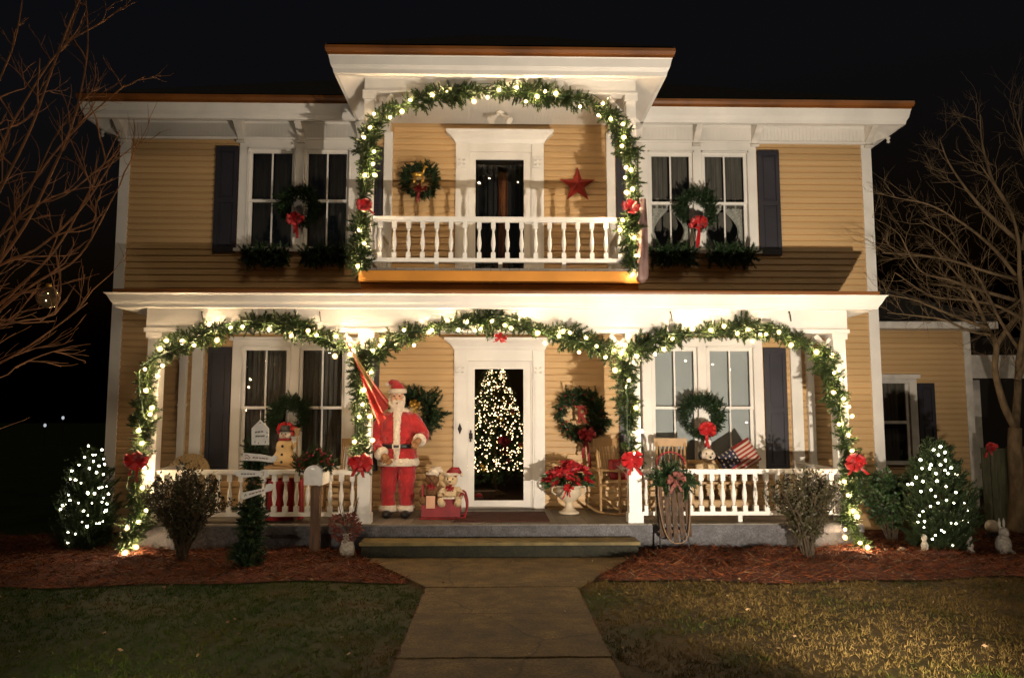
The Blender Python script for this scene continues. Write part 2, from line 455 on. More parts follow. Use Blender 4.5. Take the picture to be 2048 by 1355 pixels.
WALK = .70
def hx(y):                                     # half width of the walk (flares to the step)
    if y < -3.45: return WALK
    t = min(1, (y+3.45)/1.45)
    return WALK + t*.80
walk = struct(MB().add([(-.72,-30,.006),(.72,-30,.006),(.72,-3.45,.006),(1.52,-1.95,.006),(-1.52,-1.95,.006),(-.72,-3.45,.006)],
                       [(0,1,2,3,4,5)]).build('walkway', M['mulchb']))
cuts = [-30, -8.7, -7.15, -5.58, -4.43, -3.45]
def slab(corners, z):
    """concrete slab with slightly chipped edges"""
    out = []
    for i, (x0, y0) in enumerate(corners):
        x1, y1 = corners[(i+1) % len(corners)]
        n = max(2, int(math.hypot(x1-x0, y1-y0)/.09))
        for k in range(n):
            t = k/n
            out.append((x0+(x1-x0)*t+random.gauss(0,.005), y0+(y1-y0)*t+random.gauss(0,.004)))
    n = len(out)
    MB().add([(x,y,.007) for x,y in out]+[(x,y,z) for x,y in out], [tuple(range(n,2*n))]+[(i,(i+1) % n,(i+1) % n+n,i+n) for i in range(n)]).build('concrete_slab', M['conc'], walk)
for i in range(len(cuts)-1):
    a, b = cuts[i]+.013, cuts[i+1]-.013
    slab([(-WALK,max(a,-12)),(WALK,max(a,-12)),(WALK,b),(-WALK,b)], .032+.005*(i % 2))
slab([(-.70,-3.442),(.70,-3.442),(1.50,-1.95),(-1.50,-1.95)], .036)

def bed(sign, name):
    nx, ny = 70, 26
    vs = np.zeros((nx+1, ny+1, 3))
    for i in range(nx+1):
        for j in range(ny+1):
            v = j/ny
            y0 = -3.16 if sign < 0 else -3.10
            y = y0 + v*(-.2-y0)
            x0 = hx(y)+.03 if y < -1.9 else 1.53
            x1 = 9.5
            u = i/nx
            x = x0 + (x1-x0)*u**1.25
            y += (1-v)*(.10*math.sin(x*1.3+sign) + .05*math.sin(x*4.1))
            edge = min(1, v*8, u*25)
            z = .012 + edge*(.05 + .03*math.sin(x*5.3+y*3)*math.sin(y*6.1-x) + rng.normal(0,.006))
            vs[i, j] = (sign*x, y, z)
    idx = np.arange((nx+1)*(ny+1)).reshape(nx+1, ny+1)
    f = np.stack([idx[:-1,:-1], idx[1:,:-1], idx[1:,1:], idx[:-1,1:]], -1).reshape(-1, 4)
    if sign < 0: f = f[:, ::-1]
    struct(np_mesh(name, vs.reshape(-1,3), f, M['mulchb'], smooth=True))
    n = 22000
    i = rng.uniform(0, nx-1, n); j = ny*rng.uniform(0, .93, n)
    ii, jj = i.astype(int), j.astype(int)
    a, b_ = (i-ii)[:, None], (j-jj)[:, None]
    P = vs[ii,jj]*(1-a)*(1-b_) + vs[ii+1,jj]*a*(1-b_) + vs[ii,jj+1]*(1-a)*b_ + vs[ii+1,jj+1]*a*b_
    P[:, 2] += .004
    ang = rng.uniform(0, 6.28, n)
    D = np.stack([np.cos(ang), np.sin(ang), rng.uniform(.0, .5, n)], 1)
    L = rng.uniform(.04, .15, n)
    pv, pf = scatter(BLADE[0], BLADE[1], P, D, np.stack([L*.07, L*.25, L], 1))
    o = np_mesh('pine_straw', pv, pf, [M['mulch'], M['deadleaf'], M['mulchb']], kind='stuff', mi=np.repeat(rng.choice([0,1,2], n, p=[.72,.08,.20]), 2))
    tag(o, 'loose reddish pine straw mulch %s' % ('left of the walkway' if sign < 0 else 'right of the walkway'), 'mulch')
bed(-1, 'mulch_bed_left'); bed(1, 'mulch_bed_right')

def grass():
    def ok(X, Y, m):
        half = np.where(Y < -3.45, WALK, WALK + np.clip((Y+3.45)/1.45, 0, 1)*.8)
        wob = .10*np.sin(np.abs(X)*1.3+np.sign(X)) + .05*np.sin(np.abs(X)*4.1)
        return (np.abs(X) > half+m) & (Y < np.where(X < 0, -3.18, -3.12) + wob) & (np.abs(X) < (Y+10.84)*.74+.5)
    n = 34000
    Y = -7.2 + rng.uniform(0, 1, n)*4.2; X = rng.uniform(-6.6, 6.6, n)
    k = ok(X, Y, .012)
    dens = .5+.5*np.sin(X*3.1+1.7*np.sin(Y*2.3))*np.sin(Y*3.7+1.3*np.sin(X*1.9))
    k &= rng.uniform(0, 1, n) < .55+.45*dens
    X, Y = X[k], Y[k]; n = len(X)
    size = rng.uniform(.55, 1.35, n)
    nb = 7
    TX, TY, TS = np.repeat(X, nb), np.repeat(Y, nb), np.repeat(size, nb)
    m = n*nb
    an = rng.uniform(0, 6.28, m); sp = rng.uniform(.15, 1.3, m)
    L = rng.uniform(.014, .036, m)*TS
    D = np.stack([np.cos(an)*sp, np.sin(an)*sp, np.ones(m)], 1)
    P = np.stack([TX+np.cos(an)*.012, TY+np.sin(an)*.012, np.zeros(m)], 1)
    pv, pf = scatter(BLADE[0], BLADE[1], P, D, np.stack([L*.15, L*.7, L], 1))
    o = np_mesh('grass', pv, pf, M['grass'], kind='stuff')
    tag(o, 'short dormant lawn grass on both sides of the walkway', 'grass')
    nl = 260                                        # dead leaves blown over lawn, beds and walk
    X = rng.uniform(-5.2, 5.2, nl); Y = rng.uniform(-6.6, -2.0, nl)
    Zl = np.where(np.abs(X) < WALK, .04, .05)
    an = rng.uniform(0, 6.28, nl)
    D = np.stack([np.cos(an), np.sin(an), rng.uniform(-.1, .35, nl)], 1)
    keep = (np.abs(X) > 1.0) | (rng.uniform(0, 1, nl) < .35)
    pv, pf = scatter(LEAF[0], LEAF[1], np.stack([X, Y, Zl], 1)[keep], D[keep], rng.uniform(.025, .05, nl)[keep])
    o = np_mesh('fallen_leaves', pv, pf, M['deadleaf'], kind='stuff')
    tag(o, 'scattered dry brown leaves on the lawn, beds and walkway', 'leaves')
grass()

# ------------------------------------------------------------------ house
house = thing('house', 'two-storey tan clapboard house with white porch, balcony and dark shutters', 'house', (0,0,0))
HW = 5.37
FL = .345
WIN = (2.0, 3.70)
OPEN = []
for s in (-1, 1):
    a, b = sorted((s*WIN[0], s*WIN[1]))
    OPEN += [(a, b, .84, 2.66), (a, b, 3.92, 5.52)]
OPEN += [(-.63, .63, FL, 2.53), (-.63, .63, 3.40, 5.50)]

wall = MB()
xs = sorted({-HW, HW} | {o[0]+.08 for o in OPEN} | {o[1]-.08 for o in OPEN})
zs = sorted({.05, 5.9} | {o[2]+.06 for o in OPEN} | {o[3]-.08 for o in OPEN})
for i in range(len(xs)-1):
    for j in range(len(zs)-1):
        cx, cz = (xs[i]+xs[i+1])/2, (zs[j]+zs[j+1])/2
        if not any(o[0] < cx < o[1] and o[2] < cz < o[3] for o in OPEN):
            wall.box(xs[i], xs[i+1], .004, .12, zs[j], zs[j+1])
for s in (-1, 1): wall.box(s*HW-.06*(s > 0), s*HW+.06*(s < 0), .125, 8.5, .05, 5.9)
wall.box(-HW, HW, 8.52, 8.6, .05, 5.9)
wall = wall.build('wall', M['siding'], house)

EXPO = .0915
sb = MB()                                        # one clapboard, 1 m long
prof_ = [(.002,0),(-.024,0),(-.026,.004),(-.021,.060),(-.008,.076),(-.006,EXPO+.004),(.002,EXPO+.004)]
k_ = len(prof_)
sb.add([(0,y,z) for y,z in prof_]+[(1,y,z) for y,z in prof_], [(i, (i+1) % k_, (i+1) % k_+k_, i+k_) for i in range(k_)]+[tuple(range(k_-1,-1,-1)), tuple(range(k_,2*k_))])
board_me = bpy.data.meshes.new('siding_board'); board_me.from_pydata(sb.v, [], sb.f); board_me.materials.append(M['siding']); board_me.update()
def boards(parent, x0, x1, z0, z1, y, opens, expo=EXPO):
    z = z0
    while z < z1-.02:
        zm = z+expo/2
        segs = [(x0, x1)]
        for o in opens:
            if o[2] < zm < o[3]:
                ns = []
                for a, b in segs:
                    if o[1] <= a or o[0] >= b: ns.append((a, b)); continue
                    if o[0] > a: ns.append((a, o[0]))
                    if o[1] < b: ns.append((o[1], b))
                segs = ns
        cutd = []
        for a, b in segs:
            if b-a > 4:
                c_ = a+(b-a)*rng.uniform(.25,.75); cutd += [(a, c_-.0015), (c_+.0015, b)]
            else: cutd.append((a, b))
        for a, b in cutd:
            if b-a < .02: continue
            o_ = link('siding_board', board_me, parent, loc=(a, y, z))
            o_.scale = (b-a, 1, expo/EXPO)
            o_.rotation_euler = (rng.normal(0, .006), 0, 0)
        z += expo
boards(wall, -1.52, 1.52, .20+58*EXPO, 5.80, 0, [(o[0]+.02, o[1]-.02, o[2], o[3]) for o in OPEN])
boards(wall, -HW+.12, HW-.12, .20, 5.53, 0, [(o[0]+.02, o[1]-.02, o[2], o[3]) for o in OPEN])

for s in (-1, 1):                                # corner boards
    a, b = sorted((s*(HW-.125), s*(HW+.02)))
    mb = MB().box(a, b, -.035, .002, .18, 5.53)
    a, b = sorted((s*(HW+.002), s*(HW+.022)))
    mb.box(a, b, .004, .12, .18, 5.53)
    mb.build('corner_board', M['white'], house)

def eave(profile, hw, yf, yb, sx, mats_, name, parent):
    """moulding swept along left side, front and right side; profile = (out, z)"""
    mb = MB()
    vs = []
    for o, z in profile:
        X = hw+o*sx
        vs += [(-X, yb, z), (-X, yf-o, z), (X, yf-o, z), (X, yb, z)]
    fs = []
    for i in range(len(profile)-1):
        for k in range(3):
            fs.append((i*4+k, i*4+k+1, (i+1)*4+k+1, (i+1)*4+k))
    mb.add(vs, fs)
    return mb.build(name, mats_, parent)

def hip_roof(hw, yf, out, sx, z, yb, pitch, name, parent, run=None):
    X = hw+out*sx; y0 = yf-out
    run = run or X
    h = run*pitch
    mb = MB()
    mb.add([(-X,y0,z),(X,y0,z),(X-run,y0+run,z+h),(-X+run,y0+run,z+h),(X,yb,z),(-X,yb,z),(X-run,yb,z+h),(-X+run,yb,z+h)],
           [(0,1,2,3),(1,4,6,2),(5,0,3,7),(3,2,6,7),(4,5,7,6)])
    return mb.build(name, M['roof'], parent)

WHITE_E = [(0,5.80),(.06,5.82),(.46,5.655),(.52,5.655),(.535,5.70),(.57,5.74),(.60,5.83),(.61,5.842)]
AMBER_E = [(.61,5.842),(.612,5.868),(.64,5.872),(.655,5.905),(.65,5.942),(.60,5.955)]
# main eaves: left and right of the balcony bay
for s in (-1, 1):
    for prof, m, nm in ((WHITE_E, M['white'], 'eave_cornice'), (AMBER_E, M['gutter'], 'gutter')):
        mb = MB(); vs = []
        for o, z in prof:
            X = HW+o*.54
            vs += [(s*1.62, -o, z), (s*X, -o, z), (s*X, 8.6, z)]
        fs = [(i*3+k, i*3+k+1, (i+1)*3+k+1, (i+1)*3+k) for i in range(len(prof)-1) for k in range(2)]
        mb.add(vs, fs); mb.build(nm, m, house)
hip_roof(HW, 0, .64, .54, 5.955, 8.7, .52, 'roof', house, run=4.0)
# balcony bay eave and roof
eave(WHITE_E, 1.66, -1.45, .3, .62, M['white'], 'eave_cornice', house)
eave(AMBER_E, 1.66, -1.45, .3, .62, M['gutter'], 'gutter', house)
MB().add([(-2.06,-2.1,5.957),(2.06,-2.1,5.957),(.5,.2,7.25),(-.5,.2,7.25),(2.06,3,5.957),(-2.06,3,5.957),(.5,4,7.25),(-.5,4,7.25)],
         [(0,1,2,3),(1,4,6,2),(5,0,3,7),(3,2,6,7)]).build('bay_roof', M['roof'], house)

# frieze boards under the main eaves
for s in (-1, 1):
    a, b = sorted((s*1.72, s*(HW+.01)))
    MB().box(a, b, -.05, -.003, 5.535, 5.835).build('frieze_board', M['bead'], house)
    MB().box(a, b, -.062, -.051, 5.535, 5.57).box(a, b, -.062, -.051, 5.77, 5.80).build('frieze_moulding', M['white'], house)
def bracket(x, y, z, name='eave_bracket', depth=.40, h=.29, w=.09):
    """scrolled corbel in the y-z plane"""
    pr = []
    for i in range(13):
        t = i/12
        yy = -depth + depth*(1-(1-t)**1.8)*.92
        zz = -.05 - (h-.05)*t
        pr.append((y+yy + .018*math.sin(t*9), z+zz))
    poly = [(y, z), (y-depth, z)] + pr + [(y, z-h)]
    mb = MB().extrude_x(poly, x-w/2, x+w/2)
    mb.lathe([(.004,-.055),(.03,-.045),(.022,-.02),(.034,0),(.03,.01)], (x, y-depth+.06, z-.05), 8)
    mb.box(x-w/2-.012, x+w/2+.012, y-.05, y, z-h-.03, z-h)
    mb.box(x-w*.24, x+w*.24, y-depth+.02, y-depth+.07, z-.10, z-.07)
    return mb.build(name, M['white2'], house)
for s in (-1, 1):
    for x in (1.98, 2.83, 3.68, HW-.03):
        bracket(s*x, -.05, 5.80)
    mbk = MB()                                    # corner bracket pointing sideways
    mbk.add([(s*(HW+.01),-.02,5.79),(s*(HW+.34),-.02,5.72),(s*(HW+.3),-.02,5.66),(s*(HW+.12),-.02,5.6),(s*(HW+.01),-.02,5.50),
             (s*(HW+.01),.05,5.79),(s*(HW+.34),.05,5.72),(s*(HW+.3),.05,5.66),(s*(HW+.12),.05,5.6),(s*(HW+.01),.05,5.50)],
            [(0,1,2,3,4),(9,8,7,6,5),(0,5,6,1),(1,6,7,2),(2,7,8,3),(3,8,9,4)])
    mbk.build('eave_bracket', M['white2'], house)
    MB().lathe([(.004,-.09),(.026,-.07),(.016,-.04),(.03,-.02),(.03,0)], (s*(HW+.30), 0, 5.66), 8).build('drop_finial', M['white2'], house)

# ---- windows
def curtain(x0, x1, z0, z1, y, m, parent, amp=.022, waves=9, name='curtain'):
    n = 60; mb = MB(); vs = []
    for i in range(n+1):
        t = i/n; x = x0+(x1-x0)*t
        yy = y + amp*math.sin(t*waves*6.283+1) + .4*amp*math.sin(t*waves*2.3*6.283)
        vs += [(x, yy, z0), (x, yy, z1)]
    mb.add(vs, [(2*i, 2*i+2, 2*i+3, 2*i+1) for i in range(n)])
    return mb.build(name, m, parent, smooth=True)
def swag(xe, xi, z0, z1, y, parent):
    """tied-back lace panel hanging from the outer jamb xe towards xi"""
    n, k = 16, 8; mb = MB(); vs = []
    for i in range(n+1):
        t = i/n
        z = z1+(z0-z1)*t
        w = .95-.75*math.sin(min(1, t/.62)*math.pi/2)**1.5 if t < .62 else .20+.28*((t-.62)/.38)
        for j in range(k+1):
            u = j/k
            vs.append((xe+(xi-xe)*u*w, y+.02*math.sin(u*14), z))
    mb.add(vs, [(i*(k+1)+j, i*(k+1)+j+1, (i+1)*(k+1)+j+1, (i+1)*(k+1)+j) for i in range(n) for j in range(k)])
    return mb.build('lace_curtain', M['lace'], parent, smooth=True)

def window_pair(s, z0, z1, zm, ztop, sill, style):
    w = holder('window', house)
    a, b = sorted((s*WIN[0], s*WIN[1]))
    G = [(s*2.19, s*2.735), (s*2.965, s*3.525)]
    G = sorted([tuple(sorted(g)) for g in G])
    d0, d1 = -.045, .03
    c = MB()
    c.box(a, G[0][0]-.045, d0, d1, sill, ztop)
    c.box(G[1][1]+.045, b, d0, d1, sill, ztop)
    c.box(G[0][1]+.045, G[1][0]-.045, d0, d1, sill, ztop)
    for g in G: c.box(g[0]-.045, g[1]+.045, d0, d1, z1+.05, ztop)
    c.build('casing', M['white'], w)
    c = MB()
    for g in G:                                    # raised stop moulding
        c.box(g[0]-.062, g[0]-.045, d0-.012, d0, sill+.05, z1+.067)
        c.box(g[1]+.045, g[1]+.062, d0-.012, d0, sill+.05, z1+.067)
        c.box(g[0]-.062, g[1]+.062, d0-.012, d0, z1+.05, z1+.067)
    c.build('stop_moulding', M['white'], w)
    MB().box(a-.03, b+.03, -.095, .0, sill-.045, sill).build('sill', M['white'], w)
    if ztop < 3:
        MB().box(a-.04, b+.04, -.085, -.03, ztop, ztop+.05).build('head_cap', M['white'], w)
    for g in G:
        xm = (g[0]+g[1])/2
        for k, (za, zb, y) in enumerate(((zm, z1, .0), (z0, zm, .03))):
            sh = MB()
            sh.box(g[0]-.044, g[0], y, y+.028, za-.02, zb+.05 if k == 0 else zb+.02)
            sh.box(g[1], g[1]+.044, y, y+.028, za-.02, zb+.05 if k == 0 else zb+.02)
            sh.box(g[0], g[1], y+.001, y+.027, zb if k == 0 else zb-.018, zb+.05 if k == 0 else zb+.02)
            sh.box(g[0], g[1], y+.001, y+.027, za-.02 if k == 0 else sill, za+.018 if k == 0 else za)
            sh.box(xm-.011, xm+.011, y+.002, y+.026, za+.018 if k == 0 else za, zb if k == 0 else zb-.018)
            sh.build('sash', M['white'], w)
            for xa, xb in ((g[0], xm-.011), (xm+.011, g[1])):
                MB().box(xa, xb, y+.012, y+.016, za+.019 if k == 0 else za, zb if k == 0 else zb-.018).build('pane', M['glass'], w)
        if style == 'shade':
            MB().box(g[0]-.04, g[1]+.04, .10, .105, z0, z1+.04).build('roller_shade', M['shade'], w)
        elif style == 'lace':
            curtain(g[0]-.05, g[1]+.05, zm-.05, z1+.05, .12, M['curtain'], w)
            swag(g[0]-.03, xm+.12, z0-.02, zm+.1, .13, w)
            swag(g[1]+.03, xm-.12, z0-.02, zm+.1, .14, w)
            MB().box(g[0]-.1, g[1]+.1, .5, .52, z0-.1, zm).build('room_backing', M['curtain'], w)
        else:
            curtain(g[0]-.05, g[1]+.05, z0-.03, z1+.05, .14, M['curtain'], w)
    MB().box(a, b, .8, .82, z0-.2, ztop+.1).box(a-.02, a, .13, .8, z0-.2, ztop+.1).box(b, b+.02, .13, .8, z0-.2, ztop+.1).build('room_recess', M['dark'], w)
    return w
window_pair(-1, .93, 2.525, 1.73, 2.655, .88, 'dark')
window_pair(1, .93, 2.525, 1.73, 2.655, .88, 'shade')
window_pair(-1, 4.0, 5.35, 4.66, 5.534, 3.955, 'dark')
window_pair(1, 4.0, 5.35, 4.66, 5.534, 3.955, 'lace')

def shutter(x0, x1, z0, z1, y=0.):
    sh = holder('shutter', house)
    y0, y1 = y-.062, y-.028
    w = .055
    zm = z0+(z1-z0)*.49
    MB().box(x0, x0+w, y0, y1, z0, z1).box(x1-w, x1, y0, y1, z0, z1).box(x0+w, x1-w, y0, y1, z0, z0+.08)\
        .box(x0+w, x1-w, y0, y1, z1-.07, z1).box(x0+w, x1-w, y0, y1, zm-.035, zm+.035).build('shutter_frame', M['shutter'], sh)
    for za, zb in ((z0+.08, zm-.035), (zm+.035, z1-.07)):
        MB().box(x0+w, x1-w, y0+.018, y1, za, zb).box(x0+w+.03, x1-w-.03, y0+.008, y0+.018, za+.03, zb-.03).build('shutter_panel', M['shutter'], sh)
for s in (-1, 1):
    for za, zb in ((.87, 2.565), (3.90, 5.43)):
        for xa, xb in ((3.715, 4.03), (1.67, 1.985)):
            a, b = sorted((s*xa, s*xb)); shutter(a, b, za, zb)

# ---- doors
def door_case(z0, z1, ztop, name):
    d = holder(name, house)
    mb = MB()
    for s in (-1, 1):
        a, b = sorted((s*.46, s*.63)); mb.box(a, b, -.055, .02, z0, z1)
        a, b = sorted((s*.44, s*.459)); mb.box(a, b, -.035, .03, z0, z1)
    mb.box(-.44, .44, -.045, .03, ztop, z1)
    mb.build('casing', M['white'], d)
    for s in (-1, 1):
        mb = MB()
        a, b = sorted((s*.485, s*.605))
        mb.box(a, b, -.068, -.055, z0+.18, z1-.42)
        mb.box(a-.012, b+.012, -.074, -.055, z0, z0+.16)
        mb.box(a-.005, b+.005, -.078, -.055, z1-.36, z1-.20)
        a, b = sorted((s*.505, s*.585))
        mb.box(a, b, -.074, -.0685, z0+.22, z1-.5)
        mb.build('pilaster_panel', M['white'], d)
    mb = MB()
    for s in (-1, 1):
        for dz in (-.25, -.31):
            for dx in (-.032, .032): mb.ball((s*.545+dx, -.08, z1+dz), .022, .012, .017, 8, 6)
    mb.build('rosette', M['white2'], d)
    pr = [(.63,z1),(.645,z1+.02),(.66,z1+.05),(.70,z1+.09),(.745,z1+.12),(.765,z1+.14),(.765,z1+.165)]
    mb = MB(); vs = []
    for x, z in pr: vs += [(-x, -.003-(x-.57), z), (x, -.003-(x-.57), z), (x, -.003, z), (-x, -.003, z)]
    fs = [(i*4+k, i*4+(k+1) % 4, (i+1)*4+(k+1) % 4, (i+1)*4+k) for i in range(len(pr)-1) for k in range(4)]
    fs += [(3,2,1,0), tuple(len(vs)-4+k for k in range(4))]
    mb.add(vs, fs).build('cornice', M['white'], d)
    return d
# entrance: white storm door with one tall glass
d = door_case(FL, 2.53, 2.375, 'front_door')
fr = MB().box(-.438, -.345, -.02, .02, FL+.01, 2.372).box(.335, .438, -.02, .02, FL+.01, 2.372)\
    .box(-.345, .335, -.02, .02, 2.268, 2.372).box(-.345, .335, -.02, .02, FL+.01, .462).build('storm_door', M['white'], d)
MB().box(-.345, .335, -.004, .002, .462, 2.268).build('pane', M['glass'], d)
MB().box(-.405, -.385, -.05, -.02, 1.26, 1.42).box(-.42, -.37, -.03, -.02, 1.30, 1.38).build('handle', M['iron'], d)
MB().add([(-.545,-.082,1.36),(-.515,-.082,1.44),(-.545,-.082,1.52),(-.575,-.082,1.44),(-.545,-.07,1.36),(-.515,-.07,1.44),(-.545,-.07,1.52),(-.575,-.07,1.44)],
         [(3,2,1,0),(0,1,5,4),(1,2,6,5),(2,3,7,6),(3,0,4,7)]).build('knocker', M['iron'], d)
MB().box(-.46, .46, -.10, .02, FL+.001, FL+.012).build('threshold', M['silver'], d)
# balcony door
d2 = door_case(3.40, 5.50, 5.385, 'balcony_door')
MB().box(-.438, -.345, -.02, .02, 3.41, 5.383).box(.345, .438, -.02, .02, 3.41, 5.383).box(-.345, .345, -.02, .02, 5.278, 5.383)\
    .box(-.345, .345, -.02, .02, 3.41, 3.50).build('storm_door', M['white'], d2)
MB().box(-.345, .345, -.004, .002, 3.50, 5.278).build('pane', M['glass'], d2)
curtain(-.40, -.02, 3.45, 5.3, .30, M['dark'], d2, .03, 4)
curtain(-.12, .16, 3.45, 5.2, .34, M['doorcur'], d2, .02, 3)
curtain(.1, .42, 3.45, 5.3, .30, M['dark'], d2, .03, 4)
MB().box(-.8, .8, .9, .92, 3.3, 5.6).build('room_recess', M['hall'], d2)
MB().box(-.78, .78, .14, 1, 5.5, 5.52).box(-.8, -.78, .14, .9, 3.3, 5.6).box(.78, .8, .14, .9, 3.3, 5.6).build('room_side', M['dark'], d2)
# hall behind the entrance
MB().box(-1.9, 1.9, 4.0, 4.05, FL, 3.0).box(-1.9, -1.85, .14, 4, FL, 3.0).box(1.85, 1.9, .14, 4, FL, 3.0).build('hall_wall', M['hall'], house)
MB().box(-1.9, 1.9, .13, 4.05, FL-.05, FL-.005).build('hall_floor', M['oldwood'], house)
MB().box(-1.9, 1.9, .13, 4.05, 3.0, 3.05).build('hall_ceiling', M['hall'], house)

# ---- porch
porch = holder('porch', house)
PF = -1.47                                         # front face of the posts
PX = (4.16, 1.62)
n = 74
for i in range(n):                                 # floor boards run front to back
    a, b = -4.3 + 8.6*i/n, -4.3 + 8.6*(i+1)/n
    MB().box(a, b-.004, -1.56, -.03, FL-.028, FL+.0005*(i % 3)).build('floor_board', M['deck'], porch)
MB().box(-4.26, 4.26, -1.50, -1.46, .02, FL-.03).build('foundation', M['found'], porch)
for s in (-1, 1):
    a, b = sorted((s*4.22, s*4.26)); MB().box(a, b, -1.455, -.03, .02, FL-.03).build('foundation', M['found'], porch)
MB().box(-4.31, 4.31, -1.585, -1.561, FL-.10, FL-.012).build('skirt_board', M['found'], porch)
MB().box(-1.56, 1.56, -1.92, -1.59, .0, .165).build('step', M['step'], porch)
MB().box(-1.58, 1.58, -1.95, -1.59, .166, .20).build('step_tread', mat('lit_step_tread', (.15,.11,.035), .7, var=.3, vs=6), porch)  # lit edge of the step painted in as a paler tread colour
for s in (-1, 1):
    for x in PX:
        mb = MB().box(s*x-.075, s*x+.075, PF, PF+.15, FL, 2.62)
        mb.box(s*x-.095, s*x+.095, PF-.02, PF+.17, 2.55, 2.619)
        mb.box(s*x-.09, s*x+.09, PF-.015, PF+.165, FL+.003, FL+.12)
        mb.build('post', M['white'], porch)
        for t in (-1, 1):
            if x > 3 and t == s: continue
            MB().bar((s*x+t*.07, PF+.075, 2.36), (s*x+t*.27, PF+.075, 2.60), .045, .06).bar((s*x+t*.08, PF+.075, 2.57), (s*x+t*.18, PF+.075, 2.46), .03, .04).build('post_brace', M['white'], porch)
    x = s*4.17                                     # half posts and downspouts against the wall
    a, b = sorted((s*4.09, s*4.24)); MB().box(a, b, -.075, -.002, FL, 2.66).build('pilaster', M['white'], porch)
    mb = MB().box(s*4.355-.045, s*4.355+.045, -.10, -.03, FL+.02, 2.66)
    for z in (.95, 1.75, 2.35): mb.box(s*4.355-.055, s*4.355+.055, -.106, -.024, z, z+.03)
    mb.build('downspout', M['white'], porch)
MB().box(-4.26, 4.26, PF-.01, PF+.16, 2.67, 2.93).build('beam', M['white'], porch)
MB().box(-4.28, 4.28, PF-.03, PF+.18, 2.62, 2.669).build('beam_moulding', M['white'], porch)
for s in (-1, 1):
    a, b = sorted((s*4.10, s*4.26)); MB().box(a, b, PF+.161, -.005, 2.67, 2.93).build('beam', M['white'], porch)
    a, b = sorted((s*4.08, s*4.28)); MB().box(a, b, PF+.181, -.08, 2.62, 2.669).build('beam_moulding', M['white'], porch)
MB().box(-4.09, 4.09, PF+.165, -.03, 2.90, 2.925).build('porch_ceiling', M['bead'], porch)
PW = [(0,2.932),(.02,2.925),(.24,2.875),(.32,2.875),(.335,2.91),(.36,2.94),(.40,3.01),(.43,3.03)]
PA = [(.425,3.032),(.43,3.055),(.425,3.075),(.38,3.078)]
eave(PW, 4.24, -1.47, -.02, .8, M['white'], 'porch_cornice', porch)
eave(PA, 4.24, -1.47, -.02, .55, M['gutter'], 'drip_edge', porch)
X = 4.24+.40*.6
MB().add([(-X,-1.88,3.07),(X,-1.88,3.07),(X,-.01,3.22),(-X,-.01,3.22),(-X,-.01,3.0),(X,-.01,3.0)], [(0,1,2,3),(3,4,0),(1,5,2)]).build('porch_roof', mat('tan_bounce_roof', (.50,.36,.22), .5, var=.2, vs=3), porch)  # unseen roof top, made pale to bounce bulb light onto the wall
for px in (405, 640, 1340, 1577):                   # garland hooks and nails in the beam
    q = at(px, 625, Y=PF-.02)
    MB().tube([(q.x, q.y+.02, q.z), (q.x, q.y-.03, q.z+.01), (q.x+.012, q.y-.035, q.z-.06), (q.x+.02, q.y-.02, q.z-.11)], .006, 5).build('hook', M['iron'], porch)

def baluster_mesh(h):
    pr = [(.012,.16),(.022,.175),(.014,.20),(.018,.24),(.027,.34),(.030,.42),(.026,.52),(.018,.64),(.014,.74),(.022,.79),(.014,.82)]
    mb = MB().box(-.028, .028, -.028, .028, 0, .16*h).box(-.028, .028, -.028, .028, .82*h, h)
    mb.lathe([(r, z*h) for r, z in pr], seg=8)
    me = bpy.data.meshes.new('baluster'); me.from_pydata(mb.v, [], mb.f); me.materials.append(M['white']); me.update()
    return me
BAL = baluster_mesh(.49)
def railing(p0, p1, ztop, zbot, n, parent, y=None, blocks=1):
    """rail between p0 and p1 (x, y)"""
    a, b = Vector((*p0, 0)), Vector((*p1, 0))
    up = Vector((0,0,1))
    MB().bar(a+up*(ztop-.022), b+up*(ztop-.022), .085, .044).bar(a+up*(ztop-.052), b+up*(ztop-.052), .045, .016).build('rail', M['white'], parent)
    MB().bar(a+up*(zbot+.02), b+up*(zbot+.02), .06, .045).build('rail', M['white'], parent)
    hgt = (ztop-.06)-(zbot+.0425)
    for i in range(n):
        q = a+(b-a)*((i+.5)/n)
        o = link('baluster', BAL, parent, loc=(q.x, q.y, zbot+.0425)); o.scale = (1, 1, hgt/.49)
    for k in range(blocks):
        q = a+(b-a)*((k+1)/(blocks+1))
        MB().box(q.x-.025, q.x+.025, q.y-.025, q.y+.025, zbot-.08, zbot-.003).build('rail_block', M['white'], parent)
for s in (-1, 1):
    a, b = sorted((s*(1.62+.078), s*(4.16-.078)))
    railing((a, PF+.075), (b, PF+.075), .975, .43, 18, porch)
    railing((s*4.16, PF+.16), (s*4.16, -.08), .975, .43, 9, porch)

